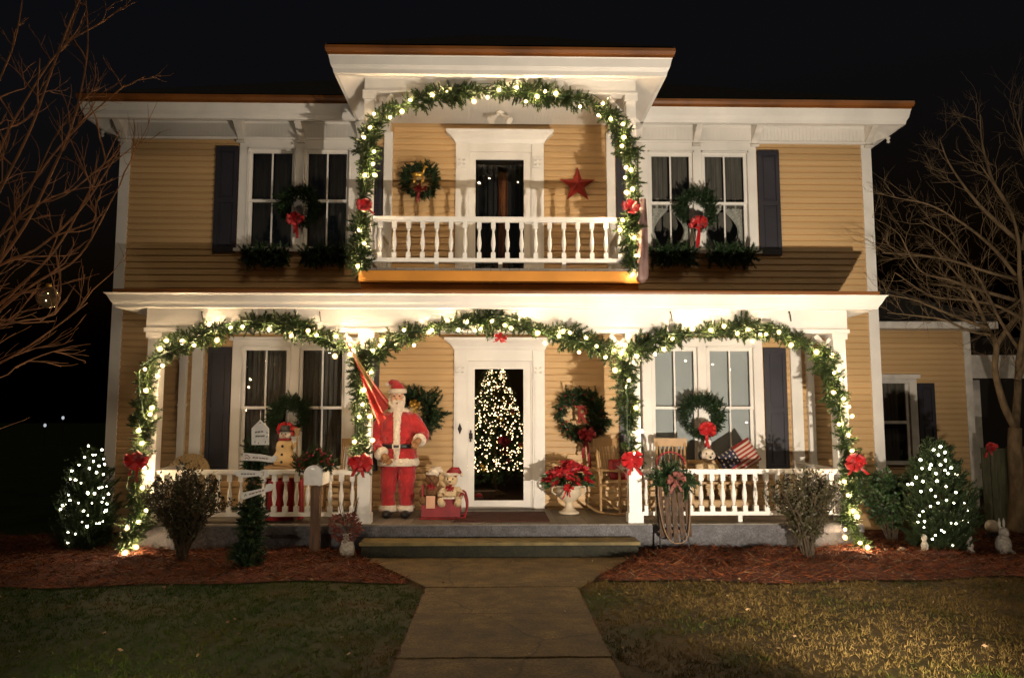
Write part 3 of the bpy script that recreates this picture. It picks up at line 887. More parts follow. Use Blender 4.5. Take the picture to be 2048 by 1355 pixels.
# ---- balcony
balc = holder('balcony', house)
MB().box(-1.71, 1.71, -1.58, -1.555, 3.215, 3.36).build('edge_board', M['amber'], balc)
for s in (-1, 1):
    a, b = sorted((s*1.685, s*1.71)); MB().box(a, b, -1.554, -.03, 3.215, 3.36).build('edge_board', M['amber'], balc)
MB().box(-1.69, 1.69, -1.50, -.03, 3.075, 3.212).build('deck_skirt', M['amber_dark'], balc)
n = 30
for i in range(n):
    a, b = -1.72+3.44*i/n, -1.72+3.44*(i+1)/n
    MB().box(a, b-.005, -1.60, -.03, 3.362, 3.388).build('floor_board', M['deck'], balc)
for s in (-1, 1):
    mb = MB().box(s*1.64-.06, s*1.64+.06, PF, PF+.12, 3.39, 5.64).box(s*1.64-.08, s*1.64+.08, PF-.02, PF+.14, 5.55, 5.639)
    mb.build('post', M['white'], balc)
    MB().bar((s*1.57, PF+.06, 5.36), (s*1.36, PF+.06, 5.62), .05, .05).build('post_brace', M['white'], balc)
    a, b = sorted((s*1.53, s*1.65)); MB().box(a, b, -.07, -.002, 3.39, 5.66).build('pilaster', M['white'], balc)
    railing((s*1.60, PF+.12), (s*1.60, -.075), 4.06, 3.50, 8, balc)
MB().box(-1.70, 1.70, PF-.01, PF+.14, 5.64, 5.83).box(-1.72, 1.72, PF-.03, PF-.011, 5.63, 5.66).build('beam', M['white'], balc)
for s in (-1, 1):
    a, b = sorted((s*1.56, s*1.70)); MB().box(a, b, PF+.141, -.01, 5.64, 5.83).build('beam', M['white'], balc)
MB().box(-1.55, 1.55, PF+.145, -.03, 5.80, 5.825).build('balcony_ceiling', M['bead'], balc)
railing((-1.57, PF+.05), (1.57, PF+.05), 4.06, 3.50, 18, balc, blocks=3)
fl = holder('flood_fixture', balc)                  # unlit twin spotlight under the balcony ceiling
c = at(992, 205, Y=-.5)
MB().lathe([(.06,0),(.06,.03),(.04,.04)], (0, -.5, 5.755), 12).build('base', M['white2'], fl)
for s in (-1, 1):
    MB().tube([(s*.02,-.5,5.755),(s*.06,-.52,5.72),(s*.10,-.54,5.68),(s*.13,-.56,5.64)], [.015,.02,.045,.055], 10).build('lamp_head', M['white2'], fl)

# ---- side wing, set back
WY = 2.0
wx0, wx1 = HW+.06, 7.92
wing = MB().box(wx0, 6.1, WY+.004, WY+.1, .05, 3.05).box(6.9, wx1, WY+.004, WY+.1, .05, 3.05).box(6.1, 6.9, WY+.004, WY+.1, .05, .87).box(6.1, 6.9, WY+.004, WY+.1, 2.18, 3.05).box(wx1-.06, wx1, WY+.1, 8, .05, 3.05).build('wing_wall', M['siding'], house)
wop = [(6.15, 6.98, .85, 2.30)]
boards(wing, wx0, wx1-.1, .2, 3.05, WY, wop)
MB().box(wx1-.1, wx1+.02, WY-.03, WY+.003, .1, 3.04).build('corner_board', M['white2'], house)
mb = MB(); mb.extrude_x([(WY-.35,3.05),(WY-.35,3.16),(WY-.30,3.18),(WY,3.18),(WY,3.05)], wx0, wx1+.3); mb.build('eave_cornice', M['white2'], house)
MB().add([(wx0,WY-.38,3.185),(wx1+.35,WY-.38,3.185),(wx1-1.5,4.6,4.6),(wx0,4.6,4.6),(wx1+.35,8,3.185)], [(0,1,2,3),(1,4,2)]).build('roof', M['roof'], house)
w = holder('window', house)
MB().box(6.86, 6.98, WY-.045, WY+.02, .88, 2.16).box(6.1, 6.98, WY-.045, WY+.02, 2.161, 2.24).box(6.05, 7.03, WY-.08, WY, 2.241, 2.31).build('casing', M['white2'], w)
MB().box(6.05, 7.03, WY-.09, WY, .82, .879).build('sill', M['white2'], w)
MB().box(6.1, 6.858, WY-.01, WY+.02, 1.49, 1.54).box(6.80, 6.858, WY-.01, WY+.02, .88, 1.489).box(6.80, 6.858, WY-.01, WY+.02, 1.541, 2.16).build('sash', M['white2'], w)
MB().box(6.1, 6.80, WY+.021, WY+.025, .88, 1.489).build('pane', M['glass'], w)
MB().box(6.1, 6.80, WY+.021, WY+.025, 1.541, 2.16).build('pane', M['glass'], w)
curtain(6.05, 6.86, .85, 2.2, WY+.12, M['curtain'], w, .012, 6)
shutter(6.99, 7.27, .86, 2.16, WY)
# side porch beyond the wing: beam, post and white door
sp = holder('side_porch', house)
SY = 3.0
MB().box(8.0, 9.6, SY, SY+.12, 2.30, 2.72).build('beam', M['white2'], sp)
MB().box(8.0, 8.14, SY, SY+.12, .05, 2.299).build('post', M['white2'], sp)
MB().box(8.62, 8.9, SY+.3, SY+.36, .3, 2.28).build('door_panel', M['white2'], sp)
MB().box(8.0, 11, SY+1.5, SY+1.55, .05, 3.2).build('back_wall', M['dark'], sp)

# ------------------------------------------------------------------ garden floodlights (stand on the lawn, aimed at the front)
def floodlight(x, y, power, color, aim, cone, label):
    f = thing('floodlight', label, 'floodlight', (x, y, 0), 'garden floodlights')
    h = .27
    d = (Vector(aim)-Vector((x, y, h))).normalized()
    c = Vector((x, y, h))
    MB().tube([(x, y, 0), (x, y, h-.05)], .012, 8).build('stake', M['iron'], f)
    MB().tube([c-d*.14, c-d*.12, c-d*.03, c-d*.005], [.03,.055,.065,.07], 14).build('housing', M['iron'], f, smooth=True)
    MB().tube([c-d*.004, c+d*.002], .062, 14).build('lens', M['silver'], f)
    L = bpy.data.lights.new('flood_lamp', 'SPOT')
    L.energy = power; L.color = color; L.spot_size = R(cone); L.spot_blend = 1.0; L.shadow_soft_size = .035
    o = bpy.data.objects.new('flood_lamp', L); col.objects.link(o); o.parent = f
    o.location = c + d*.03 - Vector((x, y, 0))
    o.rotation_euler = d.to_track_quat('-Z', 'Y').to_euler()
floodlight(2.75, -7.4, 2350, (1,.86,.69), (2.1, 0, 4.0), 96, 'black garden floodlight on the lawn right of the walkway')
floodlight(-2.95, -7.4, 260, (1,.84,.64), (.9, 0, 3.2), 100, 'black garden floodlight on the lawn left of the walkway')

# ------------------------------------------------------------------ garlands
def spline(pts, step=.03):
    """Catmull-Rom through pts, resampled"""
    P = [Vector(p) for p in pts]; P = [P[0]*2-P[1]] + P + [P[-1]*2-P[-2]]
    out = []
    for i in range(1, len(P)-2):
        n = max(2, int((P[i+1]-P[i]).length/step))
        for k in range(n):
            t = k/n
            a, b, c, d = P[i-1], P[i], P[i+1], P[i+2]
            out.append(.5*((2*b)+(c-a)*t+(2*a-5*b+4*c-d)*t*t+(3*b-a-3*c+d)*t**3))
    out.append(P[-2]); return out

def needles(path, rad, dens, name, parent, m, size=(.085,.14), tmpl=PINE, centre=None):
    pts = np.array([tuple(p) for p in path])
    seg = np.linalg.norm(np.diff(pts, axis=0), axis=1); L = seg.sum()
    n = int(L*dens)
    cum = np.concatenate([[0], np.cumsum(seg)])
    t = rng.uniform(0, L, n)
    i = np.clip(np.searchsorted(cum, t)-1, 0, len(seg)-1)
    u = ((t-cum[i])/np.maximum(seg[i], 1e-9))[:, None]
    P = pts[i]*(1-u)+pts[i+1]*u
    T = (pts[i+1]-pts[i])/np.maximum(seg[i], 1e-9)[:, None]
    D = rng.normal(0, 1, (n, 3)); D -= T*(D*T).sum(1, keepdims=True); D /= np.linalg.norm(D, axis=1, keepdims=True)
    rr = rad*rng.uniform(-.15, .6, n)[:, None]
    fat = (1+.25*np.sin(t*5.1)+.15*np.sin(t*13))
    pos = P+D*rr*fat[:, None]
    dd = D+T*rng.normal(.25, .7, (n, 1))
    s = rng.uniform(*size, n)*fat
    if centre is not None: s = s*np.where((D*(P-np.array(tuple(centre)))).sum(1) < 0, .62, 1.0)
    v, f = scatter(tmpl[0], tmpl[1], pos, dd, s)
    return np_mesh(name, v, f, m, parent, kind='stuff')

def bulb_mesh(r, l, m, seg=7):
    mb = MB().lathe([(r*.45,-l*.45),(r*.9,-l*.2),(r,.05*l),(r*.8,l*.3),(r*.3,l*.5)], seg=seg)
    me = bpy.data.meshes.new('light_bulb'); me.from_pydata(mb.v, [], mb.f); me.materials.append(m)
    me.polygons.foreach_set('use_smooth', [True]*len(me.polygons)); me.update(); return me
BULB = bulb_mesh(.0138, .032, M['bulb'])
def glow_glass():  # glass shell given emission to imitate a warm bloom halo
    m = bpy.data.materials.new('bulb_halo_glass'); m.use_nodes = True
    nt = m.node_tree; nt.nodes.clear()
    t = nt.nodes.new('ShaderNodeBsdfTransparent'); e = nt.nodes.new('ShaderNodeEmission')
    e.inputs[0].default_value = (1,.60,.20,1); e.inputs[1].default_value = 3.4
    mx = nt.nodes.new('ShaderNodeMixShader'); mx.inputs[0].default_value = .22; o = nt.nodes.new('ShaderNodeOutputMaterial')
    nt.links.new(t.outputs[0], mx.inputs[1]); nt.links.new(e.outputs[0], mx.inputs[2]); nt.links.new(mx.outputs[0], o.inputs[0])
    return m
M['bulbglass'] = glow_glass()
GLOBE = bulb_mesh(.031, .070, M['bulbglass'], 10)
MINI = bulb_mesh(.012, .026, M['mini'], 5)
MINI2 = bulb_mesh(.0105, .022, M['mini2'], 5)

def put_bulb(parent, me, p, s=1.):
    o = link('light_bulb', me, parent, loc=p)
    o.rotation_euler = (random.uniform(-1.2, 1.2), random.uniform(-1.2, 1.2), random.uniform(0, 6))
    o.scale = (s, s, s); return o

def garland(pix, Y, label, bulbs, rad=.12, dens=300, extra=()):
    pts = [at(px, py, Y=Y if not isinstance(Y, dict) else Y.get(i, -1.56)) for i, (px, py) in enumerate(pix)]
    path = spline(pts)
    g = thing('lighted_garland', label, 'garland', tuple(path[len(path)//2]), 'lighted garlands on the porch and balcony')
    MB().tube(path[::3], .016, 6).build('stem', M['pine'], g)
    needles(path, rad, dens, 'foliage', g, M['pine'])
    for px, py in bulbs:
        q = at(px, py, Y=-1.66)
        k = min(path, key=lambda p: (p.x-q.x)**2+(p.z-q.z)**2)
        q = at(px, py, Y=k.y-rad*random.uniform(.55, 1.0))
        sc_ = random.uniform(.72, 1.2)
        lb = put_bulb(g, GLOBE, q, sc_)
        co = link('filament', BULB, lb)
    cord = [p+V(.05*math.cos(i*.55), -.11*rad/.12+.03*math.sin(i*.8), .06*math.sin(i*.55)) for i, p in enumerate(path[::4])]
    MB().tube(cord, .005, 4).build('cord', M['gleaf'], g)
    return g

UP = [(722,545),(717,500),(722,455),(728,400),(733,340),(736,290),(752,245),(785,218),(830,203),(880,192),(930,186),(985,181),(1040,184),(1095,190),(1145,200),(1190,210),(1225,235),(1248,275),(1262,330),(1268,390),(1266,430),(1258,480),(1266,520),(1268,545)]
UPB = [(748,228),(740,255),(728,275),(748,303),(730,350),(750,350),(746,328),(718,460),(729,487),(716,532),(780,235),(804,223),(820,200),(865,190),(895,180),(948,203),(975,195),(998,180),(1033,175),(1052,203),(1074,193),(1090,183),(1112,187),(1160,213),(1206,207),(1197,231),(1222,238),(1246,248),(1244,292),(1248,275),(1252,335),(1262,340),(1250,355),(1265,378),(1253,385),(1245,440),(1240,460),(1268,475),(1272,511),(1266,548),(728,420),(1262,408)]
garland(UP, -1.56, 'green garland with warm bulbs arched over the upper balcony', UPB)

G1 = [(243,1096),(262,1068),(288,1020),(272,965),(282,905),(287,850),(290,790),(294,745),(318,712),(365,686),(420,668),(475,655),(530,646),(580,652),(625,668),(668,686),(705,702),(725,722)]
G1B = [(418,648),(461,655),(485,653),(538,658),(582,670),(616,661),(633,670),(672,672),(698,690),(700,708),(670,712),(706,700),(434,680),(388,690),(365,682),(333,681),(320,697),(325,731),(290,738),(315,752),(292,780),(304,815),(300,828),(278,860),(284,886),(290,920),(285,975),(292,1020),(277,1043),(254,1055),(272,1093),(250,1104),(288,935)]
garland(G1, {0:-1.75,1:-1.72,2:-1.62}, 'green garland with warm bulbs arched over the left porch opening, trailing to the mulch', G1B)
G2 = [(724,716),(722,760),(727,810),(724,860),(722,905),(725,940)]
G2B = [(727,780),(725,808),(718,833),(740,832),(709,883),(745,880),(735,765),(712,925)]
garland(G2, -1.57, 'green garland with warm bulbs down the porch post beside the red-suited figure', G2B, rad=.13)
G3 = [(726,722),(752,708),(785,685),(822,668),(870,655),(920,648),(975,643),(1030,648),(1085,660),(1135,673),(1180,688),(1220,705),(1250,722)]
G3B = [(760,690),(746,700),(765,681),(792,684),(828,690),(808,660),(858,664),(864,660),(895,640),(917,660),(933,643),(960,657),(984,642),(1010,650),(1022,656),(1075,666),(1090,686),(1048,630),(1118,672),(1125,663),(1140,665),(1172,675),(1193,692),(1158,704),(1211,714),(1243,706),(742,745),(1250,690),(1228,700)]
garland(G3, -1.57, 'green garland with warm bulbs arched over the entrance steps', G3B)
G4 = [(1252,722),(1250,770),(1258,820),(1258,865),(1262,905),(1266,930)]
G4B = [(1258,760),(1250,774),(1272,815),(1230,740),(1268,908),(1284,862)]
garland(G4, -1.57, 'green garland with warm bulbs down the porch post beside the poinsettia rocker', G4B, rad=.13)
G5 = [(1256,712),(1290,692),(1330,678),(1378,667),(1430,662),(1480,656),(1530,660),(1578,675),(1620,692),(1648,718),(1662,760),(1672,805),(1682,850),(1694,895),(1706,930),(1700,985),(1698,1030),(1708,1070),(1730,1096)]
G5B = [(1274,712),(1243,705),(1310,708),(1328,698),(1345,677),(1385,657),(1422,660),(1448,652),(1475,667),(1497,659),(1520,668),(1532,668),(1505,682),(1558,664),(1582,690),(1633,704),(1665,709),(1668,744),(1682,758),(1667,784),(1687,797),(1698,813),(1704,832),(1678,848),(1697,870),(1704,901),(1688,963),(1697,990),(1706,1021),(1714,1032),(1690,1058),(1690,1074),(1720,1085),(1735,1094),(1678,740)]
garland(G5, {17:-1.66,18:-1.78}, 'green garland with warm bulbs arched over the right porch opening, trailing to the mulch', G5B)

# ------------------------------------------------------------------ ribbon bows
def bow_mesh(mb, c, s, tails=((-.12,-.5),(.10,-.55)), loops=7, mi=0, seed=0):
    rd = random.Random(seed+5); c = Vector(c)
    for k in range(loops):
        th = k*2*math.pi/loops + rd.uniform(-.2, .2)
        d = Vector((math.cos(th), 0, math.sin(th)*.8)); wv = Vector((-math.sin(th), 0, math.cos(th)))
        L = s*rd.uniform(.42, .56); tilt = rd.uniform(.05, .35)*s
        P = []; W = []
        for i in range(11):
            t = i/10
            u = L*math.sin(math.pi*t); v = s*.17*math.sin(2*math.pi*t)
            P.append(c + d*u + Vector((0,-1,0))*(tilt*math.sin(math.pi*t)+.02) + Vector((0,-1,0))*v*.8 + wv*v*.25)
            W.append((wv*.9+Vector((0,.4,0)))*(s*(.05+.10*math.sin(math.pi*t))))
        mb.strip(P, W, mi)
    mb.ball(c+Vector((0,-.06*s-.02,0)), .09*s, .07*s, .09*s, 8, 6, mi)
    for tx, tz in tails:
        P = []; W = []
        ph = rd.uniform(0, 6)
        for i in range(11):
            t = i/10
            P.append(c + Vector((tx*t*s*1.6+.03*s*math.sin(t*5+ph), -.03-.05*s*math.sin(t*7+ph), tz*t*s*1.9)))
            a = .5*math.sin(t*4+ph)
            W.append(Vector((math.cos(a), math.sin(a), .15*tx))*(s*.085*(1-.15*t)))
        mb.strip(P, W, mi)
def bow(px, py, Y, s, label, m='red', **k):
    c = at(px, py, Y=Y)
    mb = MB(); bow_mesh(mb, c, s, seed=int(px), **k)
    o = mb.build('ribbon_bow', M[m], smooth=True)
    return tag(o, label, 'bow', 'red bows on the garlands')
bow(730, 412, -1.68, .22, 'red bow on the left post of the upper balcony', tails=((-.05,-.15),(.3,-.25)))
bow(1260, 415, -1.68, .22, 'red bow on the right post of the upper balcony', tails=((-.1,-.15),(.1,-.2)))
bow(1000, 676, -1.68, .15, 'small red bow under the garland above the front door', tails=((-.3,-.18),(.3,-.18)), loops=5)
bow(277, 920, -1.70, .26, 'red bow on the far left garland beside the boxwood shrub', tails=((-.22,-.35),(.02,-.5)))
bow(722, 925, -1.72, .27, 'red bow on the porch post beside the red-suited figure', tails=((-.25,-.3),(.1,-.32)))
bow(1262, 918, -1.72, .27, 'red bow on the porch post above the white newel near the rocker', tails=((-.05,-.35),(.25,-.35)))
bow(1707, 922, -1.72, .26, 'red bow on the far right garland beside the dark shrub', tails=((-.2,-.32),(.35,-.3)))

# ------------------------------------------------------------------ wreaths
def wreath(px, py, Y, Rr, r, label, bow_kw=None, bow_at=None, bm='red', dens=760, size=(.06,.10), m='pine2'):
    c = at(px, py, Y=Y)
    w = thing('wreath', label, 'wreath', tuple(c), 'evergreen wreaths')
    path = [c+Vector((Rr*math.cos(a), -.01, Rr*math.sin(a))) for a in [2*math.pi*i/40 for i in range(41)]]
    MB().tube(path, .014, 6).build('ring', M['pine2'], w)
    needles(path, r, dens, 'foliage', w, M[m], size, centre=c)
    if bow_at:
        mb = MB(); bow_mesh(mb, at(*bow_at, Y=Y-.10), **bow_kw)
        mb.build('bow', M[bm], w, smooth=True)
    return w, c
wreath(597, 415, -.16, 0.213, .12, 'wreath with red bow on the upper left window', dict(s=.25, tails=((-.05,-.40),(.08,-.55)), seed=1), (592,440))
wreath(1393, 420, -.16, 0.213, .12, 'wreath with red bow on the upper right window', dict(s=.27, tails=((-.02,-.68),(.02,-.60)), seed=2), (1395,447))
wreath(577, 833, -.16, 0.188, .12, 'wreath with red bow on the lower left window above the snowman', dict(s=.26, tails=((-.1,-.1),(.25,-.2)), seed=3), (575,857))
wreath(1403, 833, -.16, 0.223, .12, 'wreath with red bow on the lower right window with white shades', dict(s=.27, tails=((-.04,-.50),(.04,-.58)), seed=4), (1412,856))
w, c = wreath(841, 363, -.12, .20, .085, 'wreath with golden reindeer on the balcony wall', dens=420, size=(.06,.11))
b = c+Vector((-.02,-.11,.06))                        # golden reindeer
mb = MB().tube([b+V(-.09,0,0), b+V(-.04,0,.005), b+V(.03,0,0), b+V(.07,0,.03)], [.02,.035,.03,.02], 8)
mb.tube([b+V(.06,0,.02), b+V(.08,0,.08), b+V(.09,0,.12)], [.022,.017,.018], 8).tube([b+V(.08,0,.125), b+V(.135,0,.11)], [.022,.01], 8)
for sx in (-.07,-.055,.045,.06): mb.tube([b+V(sx,.01*(1 if sx*100 % 2 else -1),-.01), b+V(sx+.012,0,-.06), b+V(sx,0,-.12)], [.012,.008,.006], 6)
for t in (-1, 1): mb.tube([b+V(.08,0,.14), b+V(.06+.0*t,t*.03,.19), b+V(.085,t*.05,.23)], [.006,.005,.003], 5).tube([b+V(.065,t*.02,.18), b+V(.03,t*.03,.21)], .004, 5)
mb.tube([b+V(-.09,0,.01), b+V(-.11,0,.03)], [.01,.005], 5)
mb.build('reindeer', M['gold'], w, smooth=True)
mb = MB()
for k in range(10): mb.ball(c+Vector((random.uniform(-.06,.09), -.12, random.uniform(-.16,-.05))), .017, seg=8, rings=6)
mb.build('berries', M['dred'], w, smooth=True, kind='stuff')
mb = MB(); bow_mesh(mb, c+V(-.02,-.09,-.15), .12, tails=((-.1,-.75),(.12,-.8)), seed=9); mb.build('bow', M['dred'], w, smooth=True)
w, c = wreath(828, 828, -.12, .25, .14, 'wreath with gold ribbon on the wall behind the red-suited figure', dens=420, size=(.08,.14))
mb = MB(); bow_mesh(mb, c+V(.02,-.12,.14), .17, tails=((.0,-.5),(.12,-.35)), loops=5, seed=4); mb.build('bow', M['gold'], w, smooth=True)
w, c = wreath(1160, 830, -.12, .255, .15, 'large wreath holding a red letter R right of the front door', dens=480, size=(.08,.13))
mb = MB()                                             # letter R with serifs
y0, y1 = c.y-.14, c.y-.10
mb.box(c.x-.04, c.x-.005, y0, y1, c.z-.09, c.z+.10).box(c.x-.065, c.x+.012, y0, y1, c.z+.1005, c.z+.118).box(c.x-.065, c.x+.015, y0, y1, c.z-.108, c.z-.0905)
arc = [(c.x-.005+.075*math.sin(a)*1.0, c.z+.055+.048*math.cos(a)) for a in [math.pi*i/10 for i in range(11)]]
for (xa, za), (xb, zb) in zip(arc, arc[1:]): mb.bar((xa,(y0+y1)/2,za), (xb,(y0+y1)/2,zb), .038, .022, up=(0,1,0))
mb.bar((c.x+.005, (y0+y1)/2-.003, c.z+.006), (c.x+.075, (y0+y1)/2-.003, c.z-.10), .036, .026, up=(0,1,0)).box(c.x+.05, c.x+.11, y0+.002, y1-.002, c.z-.108, c.z-.092)
mb.box(c.x-.11, c.x+.07, y0+.004, y1-.004, c.z+.1185, c.z+.13)
mb.build('letter_r', mat('letter_red', (.17,.02,.012), .7, spec=.2), w)
mb = MB(); bow_mesh(mb, at(1172,868,Y=-.24), .24, tails=((-.12,-.7),(.12,-1.0)), seed=12); mb.build('bow', M['dred'], w, smooth=True)
mb = MB()
for k in range(22):
    a = random.uniform(0, 6.28); rr = .27+random.uniform(-.07,.07)
    mb.ball(c+Vector((rr*math.cos(a), -.12, rr*math.sin(a))), .012, seg=6, rings=5)
mb.build('berries', M['dred'], w, smooth=True, kind='stuff')

# red metal star on the balcony wall
c = at(1155, 370, Y=-.06)
mb = MB(); vs = [c+V(0,-.11,0), c+V(0,.02,0)]
for k in range(10):
    a = math.pi/2+k*math.pi/5; r = .27 if k % 2 == 0 else .105
    vs.append(c+V(r*math.cos(a), 0, r*math.sin(a)-.0))
mb.add(vs, [(0, 2+(k+1) % 10, 2+k) for k in range(10)]+[(1, 2+k, 2+(k+1) % 10) for k in range(10)])
tag(mb.build('barn_star', mat('star_red_metal', (.30,.018,.012), .45, var=.25, vs=8)), 'dark red five-pointed metal star on the balcony wall', 'star')

# evergreen boughs under the upper windows
for px, lab in ((530,'left of the pair under the upper left window'), (648,'right of the pair under the upper left window'), (1345,'left of the pair under the upper right window'), (1460,'right of the pair under the upper right window')):
    a, b = at(px-42, 512, Y=-.15), at(px+42, 512, Y=-.15)
    t = thing('evergreen_bough', 'dark evergreen window bough, '+lab, 'greenery', tuple((a+b)/2), 'boughs under the upper windows')
    path = spline([a, (a+b)/2+V(0,-.05,.01), b])
    MB().tube(path, .03, 6).build('stem', M['twig'], t)
    needles(path, .12, 420, 'foliage', t, M['pine2'], (.09,.15))

# ------------------------------------------------------------------ things behind the upper left window
for px, py, h, r in ((543, 488, .42, .10), (665, 488, .40, .10)):
    q = at(px, py, Y=.085)
    t = thing('tabletop_tree', 'small dark tabletop conifer behind the upper left window, %s pane' % ('left' if px < 600 else 'right'), 'tree', tuple(q), 'conifers in the upper left window')
    MB().tube([q, q+V(0,0,h*.3)], .015, 6).build('trunk', M['twig'], t)
    nn = 260; zz = rng.uniform(0, 1, nn)**1.3; an = rng.uniform(0, 6.28, nn)
    P = np.stack([q.x+r*(1-zz)*np.cos(an)*.8, q.y+.3*r*(1-zz)*np.sin(an), q.z+h*.12+zz*h*.88], 1)
    D = np.stack([np.cos(an), .3*np.sin(an), .4+0*an], 1)
    np_mesh('crown', *scatter(*PINE, P, D, rng.uniform(.03,.05,nn)), M['pine2'], t, kind='stuff')

# ------------------------------------------------------------------ lit tree in the hall
q = V(at(990, 960, Y=1.6).x, 1.6, FL)
t = thing('christmas_tree', 'tall Christmas tree covered in tiny white lights behind the glass front door', 'tree', tuple(q))
MB().lathe([(.16,0),(.18,.05),(.1,.1),(.04,.12)], tuple(q), 12).build('stand', M['oldwood'], t)
MB().tube([q+V(0,0,.1), q+V(0,0,1.9)], [.04,.012], 8).build('trunk', M['twig'], t)
nn = 3400; zz = rng.uniform(0, 1, nn)**1.35; an = rng.uniform(0, 6.28, nn); rad = .76*(1-zz)+.04
rr = rad*rng.uniform(.3, 1, nn)**.5
P = np.stack([q.x+rr*np.cos(an), q.y+rr*np.sin(an), q.z+.38+zz*1.85-.12*rr/rad], 1)
D = np.stack([np.cos(an), np.sin(an), -.1+.6*rng.uniform(0,1,nn)], 1)
np_mesh('crown', *scatter(*PINE, P, D, rng.uniform(.07,.13,nn)), M['pine'], t, kind='stuff')
for i in range(720):
    z = random.random()**1.25; a = random.uniform(math.pi*1.08, math.pi*1.92); r_ = (.76*(1-z)+.04)*random.uniform(.8,1.05)
    put_bulb(t, MINI2, q+V(r_*math.cos(a), r_*math.sin(a), .44+z*1.80), random.uniform(.55,1.0))
for i in range(26):
    z = random.random()**1.2*.9; a = random.uniform(math.pi*1.1, math.pi*1.9); r_ = (.76*(1-z)+.05)
    MB().ball(q+V(r_*math.cos(a), r_*math.sin(a), .42+z*1.55), .032, seg=10, rings=7).build('bauble', M[random.choice(['red','gold','dred'])], t, smooth=True)
mb = MB(); bow_mesh(mb, at(1008, 880, Y=.93), .2, seed=3); mb.build('bow', M['dred'], t, smooth=True)
g = MB().box(q.x-.35, q.x+.0, 1.0, 1.25, FL, FL+.16).build('gift_box', M['oldwood']); tag(g, 'dark wrapped gift box under the tree behind the glass door', 'gift')
g = MB().ball((at(957,985,Y=.5).x, .5, FL+.10), .07, seg=12, rings=8).build('striped_ball', M['red'], smooth=True); tag(g, 'red and white ball on the hall floor at lower left of the door glass', 'ball')
MB().lathe([(.0705,-.012),(.0705,.012)], (at(957,985,Y=.5).x, .5, FL+.10), 12).build('stripe', M['stripe'], g)

# ------------------------------------------------------------------ doormat
tag(MB().box(-.56, .60, -1.36, -.42, FL+.003, FL+.016).build('doormat', M['mat']), 'dark brown rectangular doormat before the front door', 'doormat')

